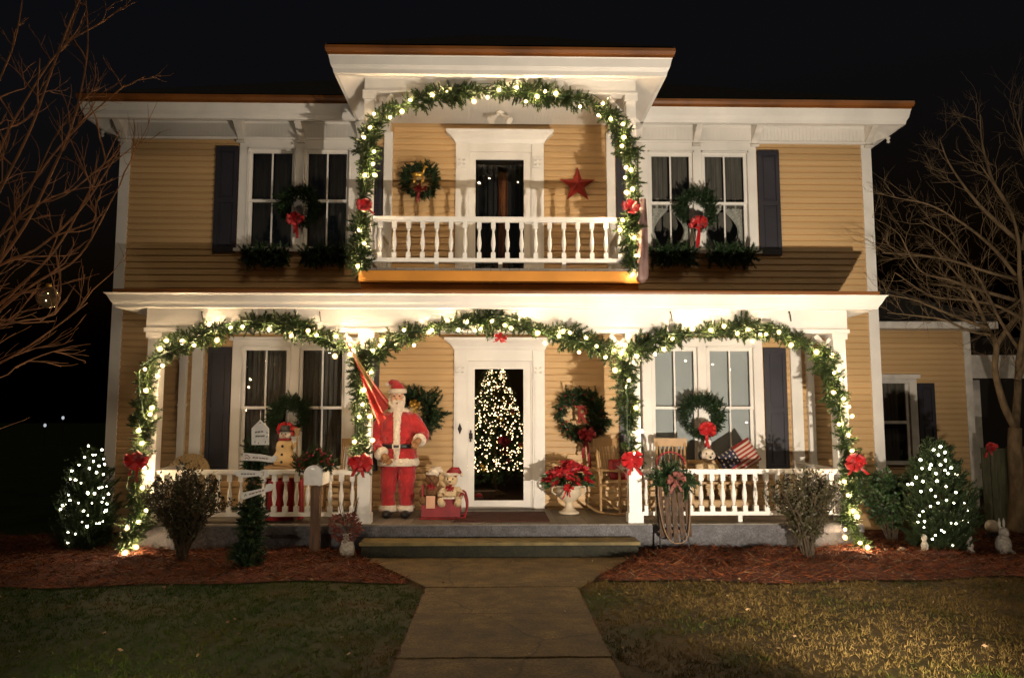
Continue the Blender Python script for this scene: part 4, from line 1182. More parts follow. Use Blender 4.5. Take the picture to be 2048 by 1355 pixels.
# ------------------------------------------------------------------ red-suited figure
def remesh(o, vox=.014, it=4):
    m = o.modifiers.new('remesh', 'REMESH'); m.mode = 'VOXEL'; m.voxel_size = vox; m.use_smooth_shade = True
    s_ = o.modifiers.new('smooth', 'SMOOTH'); s_.iterations = it; s_.factor = .6
def wrinkle(o, size, strength):
    tx = bpy.data.textures.new('folds', 'CLOUDS'); tx.noise_scale = size; tx.noise_depth = 3
    d = o.modifiers.new('folds', 'DISPLACE'); d.texture = tx; d.strength = strength; d.mid_level = .5; d.texture_coords = 'GLOBAL'
def figure():
    F0 = V(at(795, 1020, Y=-.85).x, -.85, FL)
    f = thing('figurine', 'life-size figurine in red plush suit and white beard left of the door', 'figurine', tuple(F0))
    def P(x, y, z): return F0+V(x, y, z)
    s = MB()
    # torso and coat skirt
    s.lathe([(.02,.66),(.235,.67),(.245,.76),(.225,.86),(.232,.98),(.245,1.10),(.235,1.20),(.19,1.29),(.10,1.345),(.055,1.40),(.03,1.42)], tuple(F0), 20, sy=.74)
    # legs
    s.tube([P(-.105,0,.74), P(-.115,-.01,.45), P(-.125,0,.28), P(-.12,.01,.11)], [.125,.105,.095,.092], 12)
    s.tube([P(.105,0,.74), P(.115,-.02,.45), P(.11,0,.28), P(.105,.01,.11)], [.125,.105,.095,.092], 12)
    # arms
    s.tube([P(-.17,0,1.26), P(-.28,-.02,1.08), P(-.30,-.05,.93), P(-.22,-.19,.84), P(-.17,-.24,.80)], [.085,.085,.078,.072,.07], 12)
    s.tube([P(.17,0,1.26), P(.27,-.03,1.12), P(.33,-.07,1.02), P(.30,-.18,.98), P(.285,-.21,.97)], [.085,.085,.078,.07,.068], 12)
    o = s.build('suit', M['suit'], f, smooth=True); remesh(o, .011, 3); wrinkle(o, .075, .045)
    # fur trim
    t = MB()
    t.lathe([(.20,.64),(.262,.645),(.27,.69),(.262,.735),(.22,.74)], tuple(F0), 20, sy=.76)
    o = t.build('coat_hem', M['fur'], f, smooth=True); remesh(o, .010, 2); wrinkle(o, .03, .025); t = MB()
    t.tube([P(0,-.165,.74), P(0,-.178,.85), P(0,-.182,.98), P(0,-.182,1.10), P(0,-.165,1.20), P(0,-.12,1.30)], [.04,.042,.045,.045,.05,.06], 8)
    t.lathe([(.05,1.28),(.14,1.30),(.145,1.34),(.09,1.37)], tuple(F0), 16, sy=.8)
    o = t.build('coat_front_trim', M['fur'], f, smooth=True); remesh(o, .010, 2); wrinkle(o, .03, .025)
    for x in (-.122, .107): t = MB(); t.lathe([(.06,.07),(.115,.075),(.12,.11),(.112,.15),(.06,.155)], (F0.x+x, F0.y+.008, F0.z), 14); t.build('leg_cuff', M['fur'], f, smooth=True)
    t = MB()
    t.tube([P(-.205,-.205,.83), P(-.195,-.22,.815), P(-.165,-.245,.795), P(-.155,-.253,.787)], [.06,.092,.092,.06], 12).build('sleeve_cuff', M['fur'], f, smooth=True); t = MB()
    t.tube([P(.298,-.185,.98), P(.294,-.195,.975), P(.283,-.225,.965), P(.28,-.235,.962)], [.06,.088,.088,.06], 12).build('sleeve_cuff', M['fur'], f, smooth=True)
    # belt
    b = MB(); b.lathe([(.234,.865),(.240,.868),(.240,.915),(.234,.918)], tuple(F0), 24, sy=.765); b.build('belt', M['black'], f, smooth=True)
    y = F0.y-.235
    MB().box(F0.x-.05, F0.x-.035, y, y+.02, F0.z+.86, F0.z+.925).box(F0.x+.035, F0.x+.05, y, y+.02, F0.z+.86, F0.z+.925)\
        .box(F0.x-.035, F0.x+.035, y, y+.02, F0.z+.91, F0.z+.925).box(F0.x-.035, F0.x+.035, y, y+.02, F0.z+.86, F0.z+.875).build('buckle', M['stripe'], f)
    MB().box(F0.x-.034, F0.x+.034, y+.004, y+.02, F0.z+.876, F0.z+.909).build('belt_tab', M['black'], f)
    # head, turned a little to its left
    hc = P(-.02,-.04,1.50)
    h = MB().ball(hc, .092, .10, .115, 18, 12).tube([hc+V(0,.02,-.16), hc+V(0,.01,-.05)], .055, 10)
    h.ball(hc+V(.012,-.108,-.012), .020, .026, .022, 8, 6)
    for sx in (-1, 1): h.ball(hc+V(sx*.045+.006,-.078,-.025), .034, .028, .03, 8, 6); h.ball(hc+V(sx*.09,.0,0), .016, .022, .03, 8, 6)
    o = h.build('head', M['skin'], f, smooth=True); remesh(o, .008, 2)
    e = MB()
    for sx in (-1, 1): e.ball(hc+V(sx*.034+.008,-.094,.018), .011, .008, .009, 8, 6)
    e.build('eyes', M['black'], f, smooth=True)
    bd = MB()
    bd.ball(hc+V(.012,-.075,-.105), .088, .060, .085, 14, 10).ball(hc+V(.02,-.085,-.165), .062, .045, .075, 12, 8).ball(hc+V(.03,-.085,-.215), .035, .03, .05, 10, 7)
    for sx in (-1, 1):
        bd.ball(hc+V(sx*.032+.01,-.108,-.045), .036, .024, .016, 10, 6)
        bd.ball(hc+V(sx*.082,-.03,-.04), .028, .05, .07, 10, 7)
        bd.ball(hc+V(sx*.035+.006,-.094,.045), .026, .014, .010, 8, 5)
    o = bd.build('beard', M['fur'], f, smooth=True); remesh(o, .006, 1); wrinkle(o, .022, .022)
    MB().ball(hc+V(.013,-.128,-.073), .018, .010, .008, 8, 5).build('mouth', M['dred'], f)
    MB().lathe([(.08,.055),(.118,.06),(.124,.085),(.115,.112),(.08,.115)], tuple(hc), 16, sy=1.05).build('hat_band', M['fur'], f, smooth=True)
    ht = MB().tube([hc+V(0,.0,.09), hc+V(-.01,.01,.14), hc+V(-.035,.02,.18), hc+V(-.08,.02,.20), hc+V(-.115,.01,.185)], [.102,.085,.06,.038,.02], 12)
    ht.build('hat', M['suit'], f, smooth=True)
    MB().ball(hc+V(-.13,.005,.17), .028, seg=10, rings=7).build('pompom', M['fur'], f, smooth=True)
    # gloved hands: palm, four bent fingers, thumb
    for c_, dx, dz in ((P(-.12,-.285,.755), .75, -.62), (P(.265,-.265,.945), -.45, -.55)):
        d = Vector((dx*.8, -.55, dz)).normalized(); sd = d.cross(Vector((0,-1,.3))).normalized(); nn_ = sd.cross(d)
        g = MB().tube([c_-d*.05, c_-d*.02, c_+d*.03], [.036,.043,.038], 10)
        for k, L in enumerate((.055,.064,.060,.048)):
            b0 = c_+d*.025+sd*((k-1.5)*.021)
            g.tube([b0, b0+d*L*.55, b0+d*L*.95-nn_*.018, b0+d*L*1.05-nn_*.042], [.013,.0125,.0115,.009], 7)
        b0 = c_-d*.01+sd*.038
        g.tube([b0-sd*.015, b0+sd*.018+d*.022, b0+sd*.016+d*.052-nn_*.01], [.015,.013,.010], 7)
        g.build('hand', M['glove'], f, smooth=True)
    for x in (-.125, .108):
        bt = MB().tube([P(x,.0,.16), P(x,.0,.06)], [.08,.075], 12).ball(P(x,-.09,.05), .065, .12, .05, 12, 8).ball(P(x,.02,.05), .065, .07, .05, 12, 8)
        o = bt.build('boot', M['black'], f, smooth=True); remesh(o, .012, 2)
figure()

# ------------------------------------------------------------------ teddy bears in a red sleigh
def sleigh():
    c = V(at(880, 1030, Y=-.95).x, -.95, FL)
    t = thing('sleigh', 'small red wooden sleigh holding two teddy bears beside the door', 'sleigh', tuple(c))
    x0, x1 = c.x-.22, c.x+.26
    m = M['sleighred'] = mat('sleigh_red', (.24,.012,.016), .5, var=.2, vs=7)
    MB().box(x0, x1, c.y-.16, c.y-.14, FL+.03, FL+.26).build('side_panel', m, t)
    MB().box(x0, x1, c.y+.14, c.y+.16, FL+.03, FL+.26).build('side_panel', m, t)
    MB().box(x0, x1, c.y-.139, c.y+.139, FL+.03, FL+.05).build('floor_panel', m, t)
    MB().extrude_x([(c.y-.139,FL+.05),(c.y+.139,FL+.05),(c.y+.139,FL+.42),(c.y-.139,FL+.42)], x0, x0+.02).build('back_panel', m, t)
    for sy in (-.165, .15):
        pts = [(x0-.02,c.y+sy,FL+.012),(x1,c.y+sy,FL+.012),(x1+.06,c.y+sy,FL+.06),(x1+.08,c.y+sy,FL+.18),(x1+.05,c.y+sy,FL+.30),(x1+.01,c.y+sy,FL+.32),(x1-.005,c.y+sy,FL+.28)]
        MB().tube(spline(pts), .014, 6).build('runner', m, t)
    MB().box(c.x-.16, c.x-.05, c.y-.185, c.y-.166, FL+.14, FL+.29).build('gift_tag', M['skin'], t)
    MB().tube([(c.x+.02,c.y-.17,FL+.262),(c.x+.24,c.y-.17,FL+.262)], .014, 6).build('fur_edge', M['fur'], t)
    return c
def bear(p, m, label, rot, hatm, bowm, s=1.):
    p = Vector(p)
    t = thing('teddy_bear', label, 'teddy bear', tuple(p), 'teddy bears in the red sleigh')
    def Q(x, y, z): return p+V(x, y, z)*s
    b = MB().ball(Q(0,0,.13), .095*s, .085*s, .12*s, 14, 10).ball(Q(0,-.01,.305), .085*s, .078*s, .078*s, 14, 10).ball(Q(0,-.085,.285), .04*s, .03*s, .032*s, 10, 7)
    for sx in (-1, 1):
        b.ball(Q(sx*.068,.0,.375), .032*s, .018*s, .032*s, 10, 7)
        b.tube([Q(sx*.07,0,.21), Q(sx*.12,-.04,.15), Q(sx*.11,-.09,.11)], [.04*s,.038*s,.036*s], 10)
        b.tube([Q(sx*.05,-.03,.05), Q(sx*.09,-.13,.05), Q(sx*.10,-.19,.06)], [.048*s,.045*s,.042*s], 10)
        b.ball(Q(sx*.10,-.20,.075), .042*s, .025*s, .05*s, 10, 7)
    o = b.build('body', m, t, smooth=True); remesh(o, .009*s, 3)
    f = MB().ball(Q(0,-.117,.295), .013*s, .01*s, .010*s, 8, 6)
    for sx in (-1, 1): f.ball(Q(sx*.03,-.082,.325), .009*s, seg=8, rings=6)
    f.build('face', M['black'], t, smooth=True)
    MB().tube([Q(.01,0,.36), Q(.04,.01,.41), Q(.085,.0,.42), Q(.12,-.01,.385)], [.075*s,.055*s,.035*s,.015*s], 12).build('hat', hatm, t, smooth=True)
    MB().lathe([(.06*s,.355*s),(.084*s,.36*s),(.085*s,.385*s),(.06*s,.39*s)], tuple(p), 14).build('hat_band', M['fur'], t, smooth=True)
    MB().ball(Q(.13,-.015,.365), .022*s, seg=8, rings=6).build('pompom', M['fur'], t, smooth=True)
    mb = MB(); bow_mesh(mb, Q(0,-.09,.225), .11*s, tails=((-.2,-.2),(.2,-.2)), loops=4, seed=2); mb.build('bow', bowm, t, smooth=True)
c = sleigh()
bear((c.x-.10, c.y+.02, FL+.16), M['brown'], 'brown teddy bear with white pompom hat at the back of the red sleigh', 0, M['fur'], M['dred'], 1.05)
bear((c.x+.13, c.y-.01, FL+.14), M['cream'], 'cream teddy bear with dark red hat and bow in the red sleigh', 0, M['dred'], M['dred'], 1.08)

# ------------------------------------------------------------------ poinsettia urn
c = V(at(1138, 1020, Y=-.6).x, -.6, FL)
t = thing('poinsettia_urn', 'cream pedestal urn full of red poinsettias right of the front door', 'plant', tuple(c))
MB().lathe([(.13,0),(.135,.03),(.10,.045),(.06,.08),(.045,.13),(.06,.16),(.11,.19),(.155,.25),(.165,.31),(.155,.34),(.185,.355),(.185,.375),(.15,.37)], tuple(c), 24).build('urn', M['urn'], t, smooth=True)
for sx in (-1, 1): MB().tube(spline([c+V(sx*.15,0,.24), c+V(sx*.22,0,.29), c+V(sx*.20,0,.36), c+V(sx*.165,0,.34)]), .012, 6).build('urn_handle', M['urn'], t)
BR = ([(0,0,0),(.22,.06,.35),(.16,.05,.65),(0,-.02,1),(-.16,.05,.65),(-.22,.06,.35)], [(0,1,2),(0,2,3),(0,3,4),(0,4,5)])
PP = []; DD = []; SS = []
for k in range(34):
    a = random.uniform(0, 6.28); r_ = .30*math.sqrt(random.random())
    h = c+V(r_*math.cos(a), r_*math.sin(a)*.8, .44+.20*(1-(r_/.3)**2)+random.uniform(-.04,.04))
    ax = V(math.cos(a)*r_*2.6, math.sin(a)*r_*2.6-.3, .8).normalized()
    e1 = ax.cross(V(0,0,1)).normalized(); e2 = ax.cross(e1)
    for j in range(9):
        b_ = j*2*math.pi/9+random.uniform(-.2,.2)
        PP.append(tuple(h)); DD.append(tuple((e1*math.cos(b_)+e2*math.sin(b_))+ax*random.uniform(.05,.45))); SS.append(random.uniform(.075,.12))
np_mesh('bracts', *scatter(*BR, np.array(PP), np.array(DD), np.array(SS)), M['bract'], t, kind='stuff')
nn = 220; an = rng.uniform(0,6.28,nn); r_ = rng.uniform(.05,.3,nn)
np_mesh('leaves', *scatter(*BR, np.stack([c.x+r_*np.cos(an), c.y+r_*.8*np.sin(an), c.z+rng.uniform(.36,.5,nn)],1), np.stack([np.cos(an),np.sin(an),rng.uniform(-.4,.6,nn)],1), rng.uniform(.08,.13,nn)), M['gleaf'], t, kind='stuff')
mb = MB(); bow_mesh(mb, c+V(-.03,-.2,.36), .14, tails=((-.35,-.55),(.12,-.45)), loops=5, seed=8); mb.build('bow', M['red'], t, smooth=True)

# ------------------------------------------------------------------ rocking chairs
def rocker():
    t = thing('rocking_chair', '', 'chair', (0,0,0), 'wooden porch rocking chairs')
    m = M['wood']
    MB().box(-.25, .25, -.24, .22, .40, .43).build('seat', m, t)
    for s in (-1, 1):
        MB().tube(spline([(s*.23,-.42,.085),(s*.23,-.2,.03),(s*.23,.05,.015),(s*.23,.3,.04),(s*.23,.5,.11)]), .02, 6).build('runner', m, t)
        MB().tube([(s*.23,-.21,.05),(s*.23,-.21,.15),(s*.23,-.21,.30),(s*.23,-.21,.40),(s*.24,-.22,.62)], [.02,.026,.018,.024,.018], 8).build('leg', m, t)
        MB().tube([(s*.22,.2,.03),(s*.22,.2,.42),(s*.22,.30,1.02)], [.02,.024,.018], 8).build('leg', m, t)
        MB().box(s*.25-.035, s*.25+.035, -.27, .24, .62, .645).build('armrest', m, t)
        MB().tube([(s*.23,-.2,.22),(s*.22,.2,.22)], .013, 6).build('stretcher', m, t)
    MB().tube([(-.23,-.21,.24),(.23,-.21,.24)], .013, 6).build('stretcher', m, t)
    MB().bar((-.26,.31,1.02), (.26,.31,1.02), .03, .12).build('crest_rail', m, t)
    MB().bar((-.22,.215,.52), (.22,.215,.52), .025, .05).build('back_rail', m, t)
    for k in range(6):
        x = -.165+k*.066
        MB().tube([(x,.215,.53),(x,.26,.75),(x,.305,.98)], .012, 6).build('spindle', m, t)
    return t
rk = rocker()
spots = [(1240, -.60, 'honey wood rocking chair with red cushion between the urn and porch post', 38),
         (1345, -.60, 'honey wood rocking chair behind the right railing beside the old sled', -10),
         (690, -.62, 'honey wood rocking chair behind the left railing next to the red bow', -20)]
for i, (px, Y, lab, rz) in enumerate(spots):
    o = rk if i == 0 else copy_tree(rk)
    o.location = (at(px, 1000, Y=Y).x, Y, FL); o.rotation_euler = (0, 0, R(rz)); o.scale = (.84, .84, .9); o['label'] = lab
c = at(1240, 938, Y=-.74)                              # cushion with a pale poinsettia
t = thing('throw_pillow', 'dark red pillow with a pale flower on the rocking chair by the post', 'pillow', tuple(c))
mb = MB(); n_ = 10; vs = []
for sgn in (-1, 1):
    for i in range(n_+1):
        for j in range(n_+1):
            u, v = i/n_*2-1, j/n_*2-1
            th = .06*((1-u**4)*(1-v**4))**.5
            vs.append(c+V(u*.15*(1-.08*v*v), sgn*th+.05*v, v*.13*(1-.08*u*u)))
k_ = (n_+1)**2
fs = [(s_*k_+i*(n_+1)+j, s_*k_+(i+1)*(n_+1)+j, s_*k_+(i+1)*(n_+1)+j+1, s_*k_+i*(n_+1)+j+1) for s_ in (0,1) for i in range(n_) for j in range(n_)]
mb.add(vs, fs).build('cushion', M['dred'], t, smooth=True)
a_ = [2*math.pi*k/8 for k in range(8)]
np_mesh('flower', *scatter(*BR, np.array([tuple(c+V(0,-.068,0))]*8), np.array([(math.cos(a), -.12, math.sin(a)) for a in a_]), np.full(8,.085)), M['stripe'], t)

# ------------------------------------------------------------------ right porch: bench, plush toy, flag pillow
bx = at(1450, 1000, Y=-.55).x
t = thing('porch_bench', 'wooden slatted bench behind the right railing under the wreath window', 'bench', (bx,-.5,FL))
for k in range(5): MB().box(bx-.55, bx+.55, -.80+k*.10, -.72+k*.10, FL+.40, FL+.425).build('seat_slat', M['wood'], t)
for k in range(3): MB().box(bx-.55, bx+.55, -.30, -.275, FL+.46+k*.08, FL+.52+k*.08).build('back_slat', M['wood'], t)
for s in (-1, 1):
    MB().box(bx+s*.5-.03, bx+s*.5+.03, -.80, -.74, FL, FL+.398).build('leg', M['wood'], t)
    MB().box(bx+s*.5-.03, bx+s*.5+.03, -.272, -.22, FL, FL+.70).build('leg', M['wood'], t)
c = V(at(1412, 930, Y=-.6).x, -.6, FL+.427)
t = thing('plush_dog', 'cream and white plush dog with black ear sitting on the porch bench', 'toy', tuple(c))
b = MB().ball(c+V(0,0,.13), .13, .11, .14, 14, 10)
for s in (-1, 1): b.ball(c+V(s*.11,-.11,.06), .06, .10, .055, 10, 8).tube([c+V(s*.10,-.02,.2), c+V(s*.13,-.09,.1), c+V(s*.10,-.14,.05)], [.045,.04,.04], 8)
o = b.build('body', M['cream'], t, smooth=True); remesh(o, .011, 3)
b = MB().ball(c+V(.02,-.02,.33), .10, .095, .09, 14, 10).ball(c+V(.02,-.11,.30), .05, .05, .042, 10, 8)
o = b.build('head', M['fur'], t, smooth=True); remesh(o, .010, 3)
b = MB()
for s in (-1, 1): b.ball(c+V(.02+s*.095,-.02,.33), .026, .04, .06, 10, 8)
b.ball(c+V(.02,-.16,.31), .016, seg=8, rings=6)
for s in (-1, 1): b.ball(c+V(.02+s*.04,-.105,.355), .011, seg=8, rings=6)
b.build('ears_and_face', M['black'], t, smooth=True)

c = at(1478, 916, Y=-.62)                              # stars and stripes pillow
rt = Matrix.Rotation(R(-32), 4, 'Y')
mb = MB(); nu, nv = 26, 13; hw_, hh_ = .25, .17; vs = []
for sgn in (-1, 1):
    for i in range(nu+1):
        for j in range(nv+1):
            u, v = i/nu*2-1, j/nv*2-1
            th = .075*((1-u**6)*(1-v**6))**.5
            vs.append(c+(rt@V(u*hw_, sgn*th, v*hh_)))
k_ = (nu+1)*(nv+1)
for s_ in (0, 1):
    for i in range(nu):
        for j in range(nv):
            canton = i < 12 and j >= 5
            star = canton and i % 3 == 1 and j % 2 == 0
            mi = 2 if (star or (not canton and j % 2)) else (1 if canton else 0)
            q = (s_*k_+i*(nv+1)+j, s_*k_+(i+1)*(nv+1)+j, s_*k_+(i+1)*(nv+1)+j+1, s_*k_+i*(nv+1)+j+1)
            b0 = len(mb.v)
            mb.add([vs[x] for x in q], [(0,1,2,3)], mi)
tag(mb.build('flag_pillow', [M['pred'], M['navy'], M['pwhite']], smooth=True), 'tilted stars and stripes pillow leaning behind the right railing', 'pillow')

# ------------------------------------------------------------------ old sled leaning on the right railing
def sled():
    c = V(at(1352, 1080, Y=-1.80).x, -1.86, .06)
    t = thing('sled', 'old wooden sled with red handle leaning against the right porch railing', 'sled', tuple(c))
    top = V(c.x, -1.60, 1.14)
    u = (top-c).normalized(); L = (top-c).length; n_ = V(0, u.z, -u.y)
    for k in range(5):
        x = (k-2)*.078
        a = c+V(x,0,0)+u*(.12+.03*abs(k-2)); b = c+V(x,0,0)+u*(L-.22-.05*abs(k-2))
        MB().bar(a, b, .055, .016, up=tuple(n_)).build('deck_slat', M['sledwood'], t)
    for f_ in (.22, .5, .78):
        a = c+u*(L*f_)+n_*.02; MB().bar(a-V(.19,0,0), a+V(.19,0,0), .035, .02, up=tuple(n_)).build('cross_bar', M['oldwood'], t)
    for s in (-1, 1):
        pts = [c+V(s*.16,0,-.02)+n_*.10, c+V(s*.17,0,0)+u*.4+n_*.11, c+V(s*.17,0,0)+u*.85+n_*.11, c+V(s*.15,0,0)+u*(L-.06)+n_*.06, c+V(s*.12,0,0)+u*(L+.01)]
        MB().tube(spline(pts), .010, 6).build('runner', M['iron'], t)
        for f_ in (.25, .55, .8):
            a = c+V(s*.17,0,0)+u*(L*f_); MB().tube([a+n_*.02, a+n_*.11], .008, 5).build('strut', M['iron'], t)
    arc = [c+V(.17*math.cos(a), 0, 0)+u*(L-.10+.15*math.sin(a)) for a in [math.pi*i/12 for i in range(13)]]
    MB().tube(arc, .010, 8).build('handle', M['dred'], t, smooth=True)
    rp = spline([c+V(-.17,-.03,0)+u*(L-.12), c+V(-.18,-.05,0)+u*.55, c+V(-.12,-.06,0)+u*.2, c+V(0,-.07,0)+u*.12, c+V(.12,-.06,0)+u*.2, c+V(.18,-.05,0)+u*.6, c+V(.17,-.03,0)+u*(L-.12)])
    MB().tube(rp, .006, 6).build('rope', M['rope'], t, smooth=True)
    g = c+u*(L-.26)-n_*.03
    s = thing('evergreen_swag', 'evergreen swag with plaid bow tied to the old sled', 'greenery', tuple(g))
    path = spline([g+V(-.16,-.03,-.10), g+V(-.09,-.04,.03), g+V(0,-.05,.06), g+V(.09,-.04,.03), g+V(.16,-.03,-.10)])
    needles(path, .08, 260, 'foliage', s, M['pine2'], (.10,.16))
    mb = MB(); bow_mesh(mb, g+V(0,-.12,0), .22, tails=((-.15,-.4),(.18,-.35)), seed=6); mb.build('bow', M['plaid'], s, smooth=True)
sled()

# ------------------------------------------------------------------ left porch: stand with snowman, wicker chair
sx = at(567, 935, Y=-1.15).x
t = thing('plant_stand', 'small wooden stand with red cloth skirt behind the left railing', 'stand', (sx,-1.12,FL))
MB().box(sx-.24, sx+.24, -1.32, -.92, FL+.63, FL+.66).build('top', M['wood'], t)
for a in (-1, 1):
    for b in (-1, 1): MB().box(sx+a*.19-.02, sx+a*.19+.02, -1.12+b*.15-.02, -1.12+b*.15+.02, FL, FL+.629).build('leg', M['wood'], t)
mb = MB(); vs = []; n_ = 64
for i in range(n_):
    a = 2*math.pi*i/n_; r_ = .23+.012*math.sin(a*14)
    vs += [(sx+r_*math.cos(a), -1.12+.85*r_*math.sin(a), FL+.50), (sx+1.05*r_*math.cos(a), -1.12+.9*r_*math.sin(a), FL+.02)]
mb.add(vs, [(2*i, 2*i+1, (2*i+3) % (2*n_), (2*i+2) % (2*n_)) for i in range(n_)]).build('cloth_skirt', M['suit'], t, smooth=True)
c = V(sx, -1.12, FL+.662)
t = thing('snowman', 'cream wooden snowman with dark hat and broom on the left porch', 'snowman', tuple(c))
MB().lathe([(.03,0),(.12,.0),(.135,.06),(.125,.13),(.10,.18),(.108,.22),(.095,.28),(.06,.315),(.03,.32)], tuple(c), 20).build('body', M['snow'], t, smooth=True)
MB().ball(c+V(0,0,.37), .075, .072, .07, 14, 10).build('head', M['stripe'], t, smooth=True)
MB().lathe([(.09,.415),(.092,.428),(.062,.43),(.058,.48),(.05,.49)], tuple(c), 16).build('hat', M['black'], t, smooth=True)
MB().lathe([(.075,.305),(.082,.315),(.075,.335)], tuple(c), 16).build('scarf', M['dred'], t, smooth=True)
mb = MB()
for z, y in ((.24,-.108),(.14,-.125),(.05,-.136)): mb.ball(c+V(.0,y,z), .017, .01, .017, 8, 6)
for s in (-1, 1): mb.ball(c+V(s*.026,-.066,.385), .009, seg=8, rings=6)
mb.build('buttons_and_eyes', M['black'], t, smooth=True)
MB().tube([c+V(0,-.068,.365), c+V(0,-.11,.36)], [.011,.002], 8).build('nose', M['amber'], t)
MB().tube([c+V(.10,-.03,.22), c+V(.15,-.06,.27)], [.03,.022], 8).build('arm', M['snow'], t, smooth=True)
mb = MB().tube([c+V(.17,-.06,.0), c+V(.165,-.06,.36)], .009, 6); mb.tube([c+V(.165,-.06,.36), c+V(.16,-.06,.46)], [.02,.045], 10)
mb.build('broom', M['wood'], t)
c = V(at(362, 1000, Y=-.75).x, -.75, FL)
t = thing('wicker_chair', 'pale wicker armchair behind the left railing next to the shutter', 'chair', tuple(c))
mb = MB(); vs = []; n_ = 20
for i in range(n_+1):
    a = math.pi*(.0+1.0*i/n_); h = .42+.36*math.sin(a)
    for r_, z in ((.34,.0),(.34,h+.0),(.30,h),(.30,.36)): vs.append(c+V(r_*math.cos(a), r_*math.sin(a)*.9, z))
mb.add(vs, [(i*4+k, i*4+k+1, (i+1)*4+k+1, (i+1)*4+k) for i in range(n_) for k in range(3)]).build('back', M['wicker'], t, smooth=True)
MB().box(c.x-.30, c.x+.30, c.y-.30, c.y+.15, FL+.30, FL+.40).build('seat', M['wicker'], t)
MB().box(c.x-.31, c.x+.31, c.y-.32, c.y-.30, FL, FL+.38).build('apron', M['wicker'], t)

# ------------------------------------------------------------------ arrow signpost
def signpost():
    b = at(497, 1138, Z=.03)
    t = thing('signpost', 'evergreen-wrapped post with three white arrow signs and house-shaped plaque', 'sign', (b.x, b.y, .0))
    Y = b.y; top = at(512, 880, Y=Y)
    MB().tube([(b.x, Y, 0), (top.x, Y, top.z)], .035, 8).build('post', M['oldwood'], t)
    path = spline([V(b.x, Y, .02), (V(b.x, Y, 0)+V(top.x, Y, top.z))/2, V(top.x, Y, top.z-.02)])
    needles(path, .12, 620, 'foliage', t, M['pine2'], (.08,.13))
    def plaque(poly, marks, name='arrow_sign', dz=0):
        pts = [at(px, py, Y=Y-.13) for px, py in poly]
        s_ = MB().extrude_y([(p.x, p.z) for p in pts], Y-.145, Y-.125).build(name, M['signw'], t)
        for (mm, strokes) in marks:
            mb = MB()
            for st in strokes: mb.tube([at(px, py, Y=Y-.147) for px, py in st], .0035, 5)
            mb.build('lettering', M[mm], s_)
    def scrib(x0, y0, x1, y1, n, amp=2.2):
        out = []
        for k in range(n):
            a = k/n; b_ = (k+.72)/n
            out.append([(x0+(x1-x0)*(a+(b_-a)*i/5), y0+(y1-y0)*(a+(b_-a)*i/5)+amp*math.sin(i*2.3+k*1.7)) for i in range(6)])
        return out
    plaque([(486,905),(490,905),(525,908),(545,913),(548,909),(553,911),(554,916),(550,923),(543,924),(520,921),(486,920)],
           [('red', [[(490,911),(493,909),(497,911),(500,915),(497,917),(493,914),(490,917)]]), ('dred', scrib(505,914,538,917,5,1.6))])
    plaque([(469,946),(475,941),(485,938),(510,940),(520,941),(524,939),(537,940),(537,953),(522,954),(518,951),(490,954),(475,952)],
           [('ink', scrib(482,947,512,947,5,1.6)), ('gold', [[(523,944),(527,943),(527,950),(523,951)]])])
    plaque([(482,985),(486,984),(520,977),(531,975),(533,968),(540,966),(548,968),(549,973),(544,980),(530,984),(488,998),(484,996)],
           [('inkg', [[(489,992),(491,987),(493,991)]]), ('dred', scrib(498,988,530,979,5,1.6))])
    plaque([(504,889),(504,856),(521,839),(538,856),(538,889)],
           [('ink', scrib(510,864,528,862,3,2)+scrib(511,872,530,871,4,2)), ('inkg', [[(519,845),(522,845)],[(510,885),(510,881)],[(517,887),(517,884)],[(530,886),(531,881)],[(533,863),(535,866)],[(533,874),(535,871)]])], 'house_plaque')
    p = at(521, 838, Y=Y-.135)
    MB().tube([p, p+V(0,.0,.10)], .005, 5).build('hanger', M['silver'], t)
signpost()

# ------------------------------------------------------------------ mailbox
Y = -1.84; b = V(at(631, 1040, Y=Y).x, Y, 0)
t = thing('mailbox', 'white arched mailbox on a grey wooden post before the left railing', 'mailbox', (b.x, Y, 0))
tp = at(629, 972, Y=Y)
MB().box(b.x-.05, b.x+.05, Y-.05, Y+.05, 0, tp.z).build('post', M['oldwood'], t)
c0 = at(625, 970, Y=Y-.15); w_ = .105; h_ = at(625, 930, Y=Y-.15).z-c0.z
poly = [(c0.x-w_, c0.z), (c0.x-w_, c0.z+h_*.55)] + [(c0.x-w_*math.cos(a), c0.z+h_*.55+h_*.45*math.sin(a)) for a in [math.pi*i/10 for i in range(1, 10)]] + [(c0.x+w_, c0.z+h_*.55), (c0.x+w_, c0.z)]
MB().extrude_y(poly, Y-.13, Y+.25).build('box', M['signw'], t)
ins = [(c0.x+(x-c0.x)*.94, c0.z+.006+(z-c0.z)*.96) for x, z in poly]
MB().extrude_y(ins, Y-.14, Y-.1305).build('door', M['signw'], t)
MB().box(c0.x-.015, c0.x+.015, Y-.155, Y-.1405, c0.z+h_*.8, c0.z+h_*.86).build('latch', M['silver'], t)
s = thing('evergreen_spray', 'evergreen and red berry spray on top of the white mailbox', 'greenery', (c0.x, Y, c0.z+h_))
path = spline([V(c0.x-.20,Y+.0,c0.z+h_*.72), V(c0.x-.10,Y-.0,c0.z+h_+.06), V(c0.x+.04,Y+.0,c0.z+h_+.11), V(c0.x+.18,Y+.0,c0.z+h_*.95)])
needles(path, .07, 380, 'foliage', s, M['pine'], (.06,.11))
mb = MB()
for k in range(34): q = random.choice(path); mb.ball(q+V(random.uniform(-.08,.08), -.08, random.uniform(-.02,.08)), .013, seg=6, rings=5)
mb.build('berries', M['dred'], s, smooth=True, kind='stuff')

